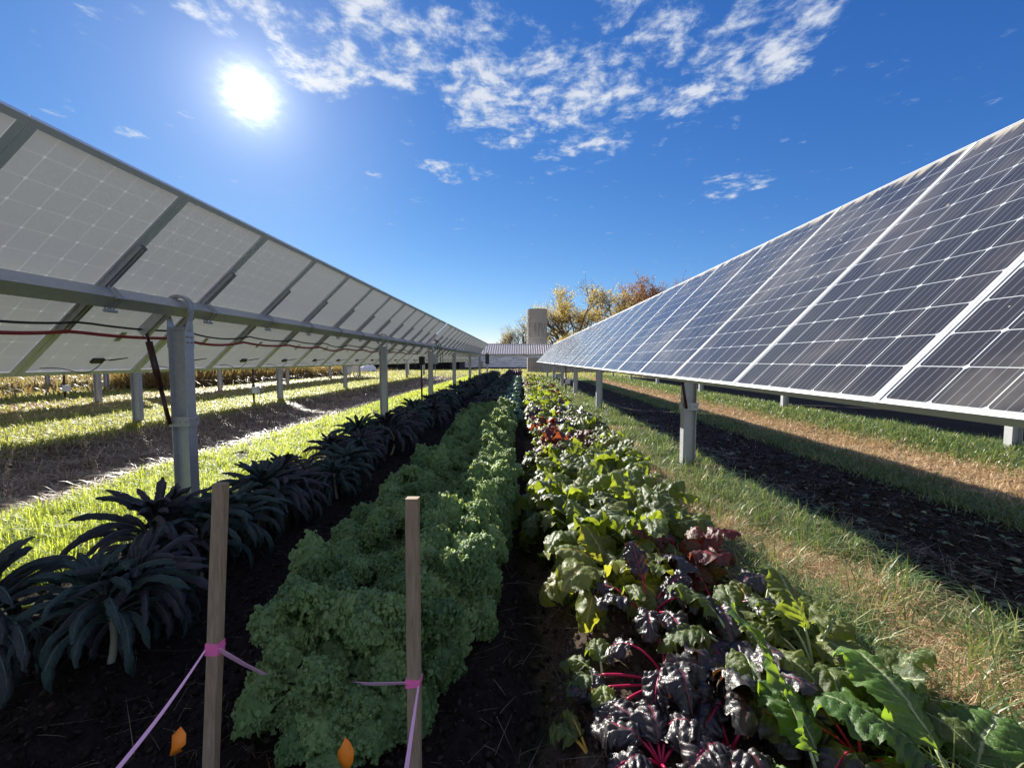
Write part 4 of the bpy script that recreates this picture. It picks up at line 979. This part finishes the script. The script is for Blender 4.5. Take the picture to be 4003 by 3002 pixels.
g = G(); g.box((0, 0, 2.68), (w + .6, 5.6, .1), np.array(Matrix.Rotation(R(-4), 3, 'X'))); g.box((0, -2.75, 2.2), (w + .2, .08, .75)); g.build('roof', M['dark'], shed)
g = G()
for k in range(9): g.box((-w / 2 + w * (k + .5) / 9, -2.6, 1.1), (.18, .18, 2.2))
g.build('posts_frame', M['dark'], shed)

# silo
def mk_silo():
    m, t = mat('concrete_staves'); tc = t.n('ShaderNodeTexCoord')
    br = t.n('ShaderNodeTexBrick'); t.put(br.inputs['Vector'], t.mapping(tc.outputs['UV'], (1, 1, 1)))
    br.inputs['Color1'].default_value = (.4, .38, .34, 1); br.inputs['Color2'].default_value = (.33, .31, .28, 1); br.inputs['Mortar'].default_value = (.14, .13, .12, 1)
    br.inputs['Scale'].default_value = 1; br.inputs['Brick Width'].default_value = .3; br.inputs['Row Height'].default_value = .42; br.inputs['Mortar Size'].default_value = .022
    n = t.noise(tc.outputs['Object'], 1.2, 5, .65); s = t.n('ShaderNodeSeparateXYZ'); t.L.new(tc.outputs['Object'], s.inputs[0])
    st = t.noise(t.mapping(tc.outputs['Object'], (2.5, 2.5, .35)), 1.5, 4, .6)
    band = t.m('MULTIPLY', t.ss(s.outputs[2], 4.5, 7.0), t.m('SUBTRACT', 1.0, t.ss(s.outputs[2], 7.6, 7.9)))
    c = t.mix(t.m('MULTIPLY', n, .5), br.outputs[0], (.22, .21, .19)); c = t.mix(t.m('MULTIPLY', t.ss(st, .45, .6), t.m('MULTIPLY', band, .75)), c, (.1, .095, .09))
    p = principled(t, c, .9, 0, .2, br.outputs['Fac'], .02, -.6); t.L.new(p.outputs[0], t.out.inputs[0]); return m
M['silo'] = mk_silo()
ys = 74; rs = 39.5 / F_PX * ys; zt = H + 194 / F_PX * ys
silo = thing('silo', (X_(2098, ys), ys, 0), 0, label='round grey concrete stave silo behind the barn', cat='silo')
a = np.linspace(0, 2 * pi, 49)
def lathe(g, prof, m=0):
    V = np.array([[r_ * np.cos(q), r_ * np.sin(q), z_] for (r_, z_) in prof for q in a]); n = len(prof)
    cum = [0]
    for i in range(1, n): cum.append(cum[-1] + math.hypot(prof[i][0] - prof[i - 1][0], prof[i][1] - prof[i - 1][1]))
    uv = np.array([[q * rs, c] for c in cum for q in a]); g.add(V, grid(n, 49)[:, ::-1], uv=uv, m=m)
g = G(); lathe(g, [(rs, 0), (rs, zt), (rs - .12, zt), (rs - .12, zt - 3)]); g.build('staves', M['silo'], silo, smooth=False)
g = G(); z = .4
while z < zt - .1:
    lathe(g, [(rs + .002, z), (rs + .03, z + .01), (rs + .03, z + .03), (rs + .002, z + .04)]); z += .42 if z < 5 else .33
g.build('hoops', M['galv_dark'], silo, smooth=True)

# board fence
fy = 46.0; fx0, fx1 = X_(2063, fy), X_(2470, fy)
fen = thing('board_fence', (fx0, fy, 0), 0, label='tall weathered grey board fence before the barn', cat='fence')
g = G(); x = 0; k = 0
while x < fx1 - fx0:
    wv = random.uniform(.22, .3); g.box((x + wv / 2, random.uniform(-.012, .012), .78 + random.uniform(-.02, .02)), (wv - .014, .03, 1.58)); x += wv
g.build('front_boards', M['greywood'], fen)
g = G(); yq = .1
while yq < 4: g.box((0, yq + .12, .78), (.03, .23, 1.56)); yq += .25
g.box(((fx1 - fx0) / 2, .05, 1.3), (fx1 - fx0, .04, .1)); g.box(((fx1 - fx0) / 2, .05, .4), (fx1 - fx0, .04, .1)); g.build('side_boards', M['greywood'], fen)

# pile of white row cover
def lump(name, c, sx, sy, sz, m, label, cat, seed):
    r = np.random.default_rng(seed); g = G(); nu, nv = 28, 20
    for k in range(9):
        o = r.normal(0, .35, 3) * [sx, sy, 0]; s = r.uniform(.35, .65)
        th, ph = np.meshgrid(np.linspace(0, 2 * pi, nu), np.linspace(0, pi / 2 * 1.05, nv), indexing='ij')
        P = np.stack([np.cos(th) * np.sin(ph) * sx * s, np.sin(th) * np.sin(ph) * sy * s, np.cos(ph) * sz * (s + .35) * (1 - abs(o[0]) / sx / 1.4)], -1).reshape(-1, 3) + [o[0], o[1], 0]
        P += crump(P, .5, k) * .07 + crump(P, .2, k + 3) * .05; g.add(P, grid(nu, nv))
    ob = g.build(name, m, smooth=False); ob.location = c; tag(ob, label, cat); return ob
lump('row_cover_pile', (X_(1432, 46), 46, 0), 1.2, 1.0, .95, M['whitepile'], 'heap of crumpled white row cover on the field before the dark shed', 'pile', 5)

# equipment boxes and sensor poles
def utility(px, Y, w, h, label):
    o = thing('utility_box', (X_(px, Y), Y, 0), .1, label=label, cat='utility box', group='equipment boxes in the field')
    g = G(); g.box((0, 0, .35 + h / 2), (w, w * .7, h)); g.box((0, -w * .35 - .012, .35 + h / 2), (w * .86, .02, h * .86)); g.build('cabinet', M['white'], o)
    g = G(); g.box((0, 0, .36 + h), (w * 1.12, w * .85, .03)); g.build('lid', M['greybox'], o)
    g = G(); g.box((-w * .35, 0, .17), (.06, .06, .36)); g.box((w * .35, 0, .17), (.06, .06, .36)); g.build('stand', M['galv_dark'], o)
utility(1352, 30, .55, .5, 'larger white utility box standing in the lit weeds left of the white heap')
utility(1385, 33, .4, .85, 'tall narrow white utility box just behind the larger one')
utility(1650, 42, .35, .4, 'small white box on short legs beyond the drive post')
utility(1590, 36, .3, .7, 'slim white box between the second post and the drive post')
def pole(px, Y, htop, label, box=True):
    o = thing('sensor_pole', (X_(px, Y), Y, 0), 0, label=label, cat='pole', group='dark sensor poles under the solar rows')
    g = G(); g.tube([(0, 0, -.1), (0, 0, htop)], .028, 8); g.tube([(0, 0, .5), (0, 0, .58)], .04, 8); g.build('mast', M['damper'], o, smooth=True)
    if box:
        g = G(); g.box((.08, -.02, .42), (.18, .1, .2)); g.box((.08, -.075, .42), (.15, .01, .16)); g.build('sensor_box', M['white'], o)
    else:
        g = G(); g.box((.02, 0, htop - .06), (.16, .14, .26)); g.box((.02, -.075, htop - .06), (.12, .01, .2)); g.build('head_box', M['black'], o)
pole(975, 12.4, 1.6, 'dark thin pole with a white box at its foot, in front of the corn')
pole(207, 13.0, 1.6, 'dark thin pole with a white box, far left beside a grey post')
pole(1646, 13.2, 1.36, 'dark pole with a black box on top beside the drive post', False)
pole(2212, 17.5, 1.25, 'dark thin pole with a box under the right row', True)
o = thing('steel_post', (X_(1905, 38), 38, 0), 0, label='lone galvanised post with a dark box, near the barn past the left row', cat='post')
g = hbeam(-.2, 2.0); g.build('post', M['galv'], o); g = G(); g.box((.0, -.1, 1.4), (.34, .12, .9)); g.box((.0, -.165, 1.4), (.28, .01, .8)); g.build('control_box', M['dark'], o)

# trees
def tree(name, x, y, ht, spread, seed, leafm, label, leafn, limbs, lsz, upw=.25, cat='tree', thr=-.15, kids=4):
    r = np.random.default_rng(seed); tr = G(); tips = []
    def br(p, d, L, rad, dep):
        n = 6; pts = [p]; q = p.copy(); dd = d.copy()
        for i in range(n):
            dd = dd + r.normal(0, .13, 3) + np.array([0, 0, upw * .12]); dd /= np.linalg.norm(dd); q = q + dd * L / n; pts.append(q)
        tr.tube(pts, np.linspace(rad, rad * .55, n + 1), 7 if dep < 2 else 4, cap=False)
        if dep >= 3: tips.extend([(pts[k], dep) for k in range(2, n + 1)])
        if dep >= 5: return
        for k in range(kids if dep > 0 else len(limbs)):
            t_ = r.uniform(.35, 1.0) if dep > 0 else r.uniform(.7, 1); idx = min(n, int(t_ * n)); b = np.array(pts[idx])
            if dep == 0: nd = np.array(limbs[k], float)
            else:
                nd = dd + r.normal(0, .55, 3) * np.array([1, 1, .8]); nd[2] += upw * .5
            nd /= np.linalg.norm(nd); br(b, nd, L * r.uniform(.6, .82) if dep else ht * r.uniform(.3, .4), rad * (.55 if dep else .6) * r.uniform(.8, 1.1), dep + 1)
    br(np.array([0, 0, -.2]), np.array([.05, 0, 1.0]), ht * .2, ht * .026, 0)
    o = thing(name, (x, y, 0), 0, label=label, cat=cat)
    tr.build('trunk', M['bark'], o, smooth=True)
    P = np.array([t[0] for t in tips]); sel = P[r.integers(0, len(P), leafn)]
    keep = (np.sin(sel[:, 0] * 1.1 + seed) + np.sin(sel[:, 2] * 1.3 + 2 * seed) + np.sin(sel[:, 1] * .9)) * .33 > thr
    sel = sel[keep | (r.random(len(sel)) < .12)]; sel = sel + r.normal(0, .28, sel.shape); n = len(sel)
    A = r.normal(size=(n, 3)); A /= np.linalg.norm(A, axis=1)[:, None]; B = np.cross(A, r.normal(size=(n, 3))); B /= np.linalg.norm(B, axis=1)[:, None]
    s = lsz * r.uniform(.6, 1.3, n)[:, None]
    V = np.stack([sel - A * s, sel - B * s * .7, sel + A * s, sel + B * s * .7], 1).reshape(-1, 3)
    g = G(); g.add(V, np.arange(n * 4).reshape(-1, 4), uv=np.repeat(r.random(n), 4)[:, None] * np.ones((1, 2))); g.build('foliage', leafm, o)
    return o
def treemat(name, stops, tc_):
    def fn(t, tc, u, v, rnd):
        n = t.noise(tc.outputs['Object'], .45, 3)
        return t.ramp(t.m('ADD', t.m('MULTIPLY', u, .5), t.m('MULTIPLY', n, .55)), stops), tc_, None
    return leafmat(name, fn, tf=.5, rough=.5, spec=.3, bscale=5, bs=.1)
M['t_yel'] = treemat('yellow_foliage', [(.25, (.3, .27, .13)), (.5, (.5, .38, .12)), (.75, (.6, .42, .1))], (.7, .55, .16))
M['t_pal'] = treemat('pale_foliage', [(.25, (.3, .27, .16)), (.6, (.42, .36, .18))], (.6, .5, .2))
M['t_red'] = treemat('russet_foliage', [(.25, (.17, .09, .055)), (.5, (.26, .14, .08)), (.75, (.34, .21, .11))], (.38, .19, .09))
tree('cottonwood_tree', X_(2215, 92), 92, 19, 8, 3, M['t_yel'], 'yellow leaved cottonwood right behind the silo', 19000, [(-.9, 0, .7), (-.6, .3, 1), (-.25, -.2, 1), (-1.2, -.2, .35), (.25, 0, .9)], .14, thr=.0)
tree('cottonwood_tree', X_(2335, 96), 96, 19.5, 8, 9, M['t_yel'], 'forked dark trunked cottonwood with golden tips, rising over the right panels', 14000, [(-.7, 0, 1), (.75, .1, .9), (.1, .3, 1), (.35, -.3, 1)], .14, thr=.08)
tree('bare_tree', X_(2065, 104), 104, 14, 8, 14, M['t_pal'], 'nearly bare pale tree spreading out left of the silo', 5500, [(-1, 0, .45), (-.8, .3, .8), (-.5, -.3, .9), (.3, 0, 1), (-1.1, 0, .2)], .13, thr=.1)
tree('russet_tree', X_(2540, 110), 110, 27.5, 9, 21, M['t_red'], 'rounded russet brown tree furthest right above the panels', 30000, [(-.9, 0, .7), (.7, 0, .8), (-.4, .4, 1), (.3, -.4, 1), (0, 0, 1), (-1.1, 0, .4)], .17, thr=-.35)
tree('young_tree', X_(2222, 82), 82, 7.5, 4, 27, M['t_yel'], 'small bushy yellow tree low behind the silo and the panel edge', 14000, [(-.3, 0, 1), (.3, 0, 1), (0, .3, 1), (0, -.3, 1)], .15, thr=-.8)

# ------------------------------------------------------------------ sky, clouds, sun
W = bpy.data.worlds.new('World'); scn.world = W; W.use_nodes = True; W.node_tree.nodes.clear(); t = NT(W.node_tree)
el = math.asin(SUN.z); azs = math.atan2(SUN.x, SUN.y)
sky = t.n('ShaderNodeTexSky', sky_type='NISHITA', sun_disc=False); sky.sun_elevation = el; sky.sun_rotation = azs
sky.altitude = 1600; sky.air_density = 1.0; sky.dust_density = .12; sky.ozone_density = 3.0
tc = t.n('ShaderNodeTexCoord'); d = tc.outputs['Generated']; s = t.n('ShaderNodeSeparateXYZ'); t.L.new(d, s.inputs[0])
zc = t.m('MAXIMUM', s.outputs[2], .04)
px_, py_ = t.m('DIVIDE', s.outputs[0], zc), t.m('DIVIDE', s.outputs[1], zc)
cb = t.n('ShaderNodeCombineXYZ'); t.put(cb.inputs[0], px_); t.put(cb.inputs[1], py_)
def pl(px, py): r_ = ray(px, py); return r_.x / r_.z, r_.y / r_.z
FS = 4003 / 2212.
blobs = [(690, 130, 90, 90, 1.12), (870, 55, 105, 85, 1.08), (905, 150, 100, 55, .85), (1050, 215, 95, 90, 1.05), (1225, 190, 115, 110, 1.0), (1440, 190, 115, 110, .85), (1625, 115, 120, 100, .95),
         (1700, 40, 90, 50, .8), (1390, 40, 110, 60, .7), (1060, 45, 80, 60, .6), (985, 378, 50, 26, .75), (560, 20, 60, 40, .85), (478, 50, 30, 40, .7), (410, 15, 35, 22, .8), (1590, 402, 62, 26, .75),
         (1190, 325, 70, 22, .7), (1320, 345, 40, 16, .65), (920, 355, 26, 12, .7), (808, 376, 16, 10, .75), (404, 248, 16, 8, .75), (280, 288, 26, 9, .6), (1205, 370, 30, 12, .6), (230, 40, 40, 14, .55), (1090, 290, 60, 30, .8), (1300, 290, 70, 40, .7)]
mask = None
for bx, by, rx, ry, amp in blobs:
    cx, cy = bx * FS, by * FS; p0 = pl(cx, cy); pr = pl(cx + rx * FS, cy); pu = pl(cx, cy - ry * FS)
    ax = math.hypot(pr[0] - p0[0], pr[1] - p0[1]); ay = math.hypot(pu[0] - p0[0], pu[1] - p0[1])
    ux_, uy_ = (pu[0] - p0[0]) / ay, (pu[1] - p0[1]) / ay
    dx = t.m('SUBTRACT', px_, p0[0]); dy = t.m('SUBTRACT', py_, p0[1])
    a1 = t.m('DIVIDE', t.m('ADD', t.m('MULTIPLY', dx, ux_), t.m('MULTIPLY', dy, uy_)), ay)
    a2 = t.m('DIVIDE', t.m('SUBTRACT', t.m('MULTIPLY', dx, uy_), t.m('MULTIPLY', dy, ux_)), ax)
    rr = t.m('ADD', t.m('MULTIPLY', a1, a1), t.m('MULTIPLY', a2, a2))
    e = t.m('MULTIPLY', t.m('SUBTRACT', 1.0, t.ss(rr, .5, 2.3)), amp)
    mask = e if mask is None else t.m('MAXIMUM', mask, e)
back = t.m('MULTIPLY', t.m('SUBTRACT', 1.0, t.ss(s.outputs[1], -.05, .5)), t.ss(s.outputs[2], .02, .2))  # unseen cloud deck overhead and behind the camera, added as fill light
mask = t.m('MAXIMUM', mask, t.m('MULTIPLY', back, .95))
warp = t.n('ShaderNodeTexNoise'); t.put(warp.inputs['Vector'], cb.outputs[0]); warp.inputs['Scale'].default_value = 3; warp.inputs['Detail'].default_value = 3
vadd = t.n('ShaderNodeVectorMath', operation='MULTIPLY_ADD'); t.L.new(warp.outputs[1], vadd.inputs[0]); vadd.inputs[1].default_value = (.12, .12, 0); t.L.new(cb.outputs[0], vadd.inputs[2])
n1 = t.noise(vadd.outputs[0], 6.0, 5, .5, '2D'); n2 = t.noise(vadd.outputs[0], 15, 8, .66, '2D')
nn = t.m('ADD', t.m('MULTIPLY', n1, .5), t.m('MULTIPLY', n2, .5))
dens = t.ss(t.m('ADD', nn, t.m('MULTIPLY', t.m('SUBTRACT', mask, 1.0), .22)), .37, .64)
# warm bright near the sun
vd = t.n('ShaderNodeVectorMath', operation='DOT_PRODUCT'); t.L.new(d, vd.inputs[0]); vd.inputs[1].default_value = tuple(SUN)
dot = t.m('MAXIMUM', vd.outputs['Value'], 0.0)
SKYS = .09; EXPO = 1.2; KK = SKYS * 2 ** EXPO
sr = t.n('ShaderNodeSeparateColor'); t.L.new(sky.outputs[0], sr.inputs[0]); sc_ = t.n('ShaderNodeCombineColor')
for i_, (a_, g_) in enumerate(((.47, 1.45), (.49, 1.05), (.67, .68))):
    t.put(sc_.inputs[i_], t.m('MULTIPLY', t.m('POWER', t.m('MULTIPLY', sr.outputs[i_], KK), g_), a_ / KK))
skyc = sc_
ccol = t.mix(dens, tuple(x / KK for x in (.42, .56, .78)), tuple(x / KK for x in (.78, .82, .9)))
ccol = t.mix(back, ccol, tuple(x / KK for x in (.85, .75, .68)))  # warm tint of the added fill clouds
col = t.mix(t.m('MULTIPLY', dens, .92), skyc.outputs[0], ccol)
gn = t.m('ADD', .55, t.m('MULTIPLY', t.noise(vadd.outputs[0], 22, 4, .6, '2D'), .9))
glow = t.m('ADD', t.m('MULTIPLY', t.m('POWER', dot, 14000.0), 500.0), t.m('MULTIPLY', t.m('MULTIPLY', t.m('POWER', dot, 2000.0), 8.0), t.m('POWER', gn, 3.0)))
glow = t.m('ADD', glow, t.m('MULTIPLY', t.m('POWER', dot, 350.0), 1.7))
glow = t.m('ADD', glow, t.m('MULTIPLY', t.m('POWER', dot, 45.0), .8))
gv = t.n('ShaderNodeVectorMath', operation='SCALE'); gv.inputs[0].default_value = (1.0, .97, .9); t.put(gv.inputs['Scale'], glow)
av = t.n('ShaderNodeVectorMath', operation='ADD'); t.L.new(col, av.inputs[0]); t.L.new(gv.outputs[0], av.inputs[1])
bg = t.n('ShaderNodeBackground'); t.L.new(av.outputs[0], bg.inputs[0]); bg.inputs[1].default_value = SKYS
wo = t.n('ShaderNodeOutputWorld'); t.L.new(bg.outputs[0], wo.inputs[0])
ld = bpy.data.lights.new('Sun', 'SUN'); ld.energy = 4.7; ld.angle = R(.5); ld.color = (1, .95, .86)
lo = bpy.data.objects.new('Sun', ld); COL.objects.link(lo); lo.rotation_euler = SUN.to_track_quat('Z', 'Y').to_euler()

scn.view_settings.view_transform = 'Standard'; scn.view_settings.look = 'None'; scn.view_settings.gamma = 1
scn.view_settings.exposure = EXPO
scn.cycles.max_bounces = 6; scn.cycles.diffuse_bounces = 3; scn.cycles.glossy_bounces = 3; scn.cycles.transmission_bounces = 4
scn.cycles.use_denoising = True
scn.cycles.sample_clamp_indirect = 8
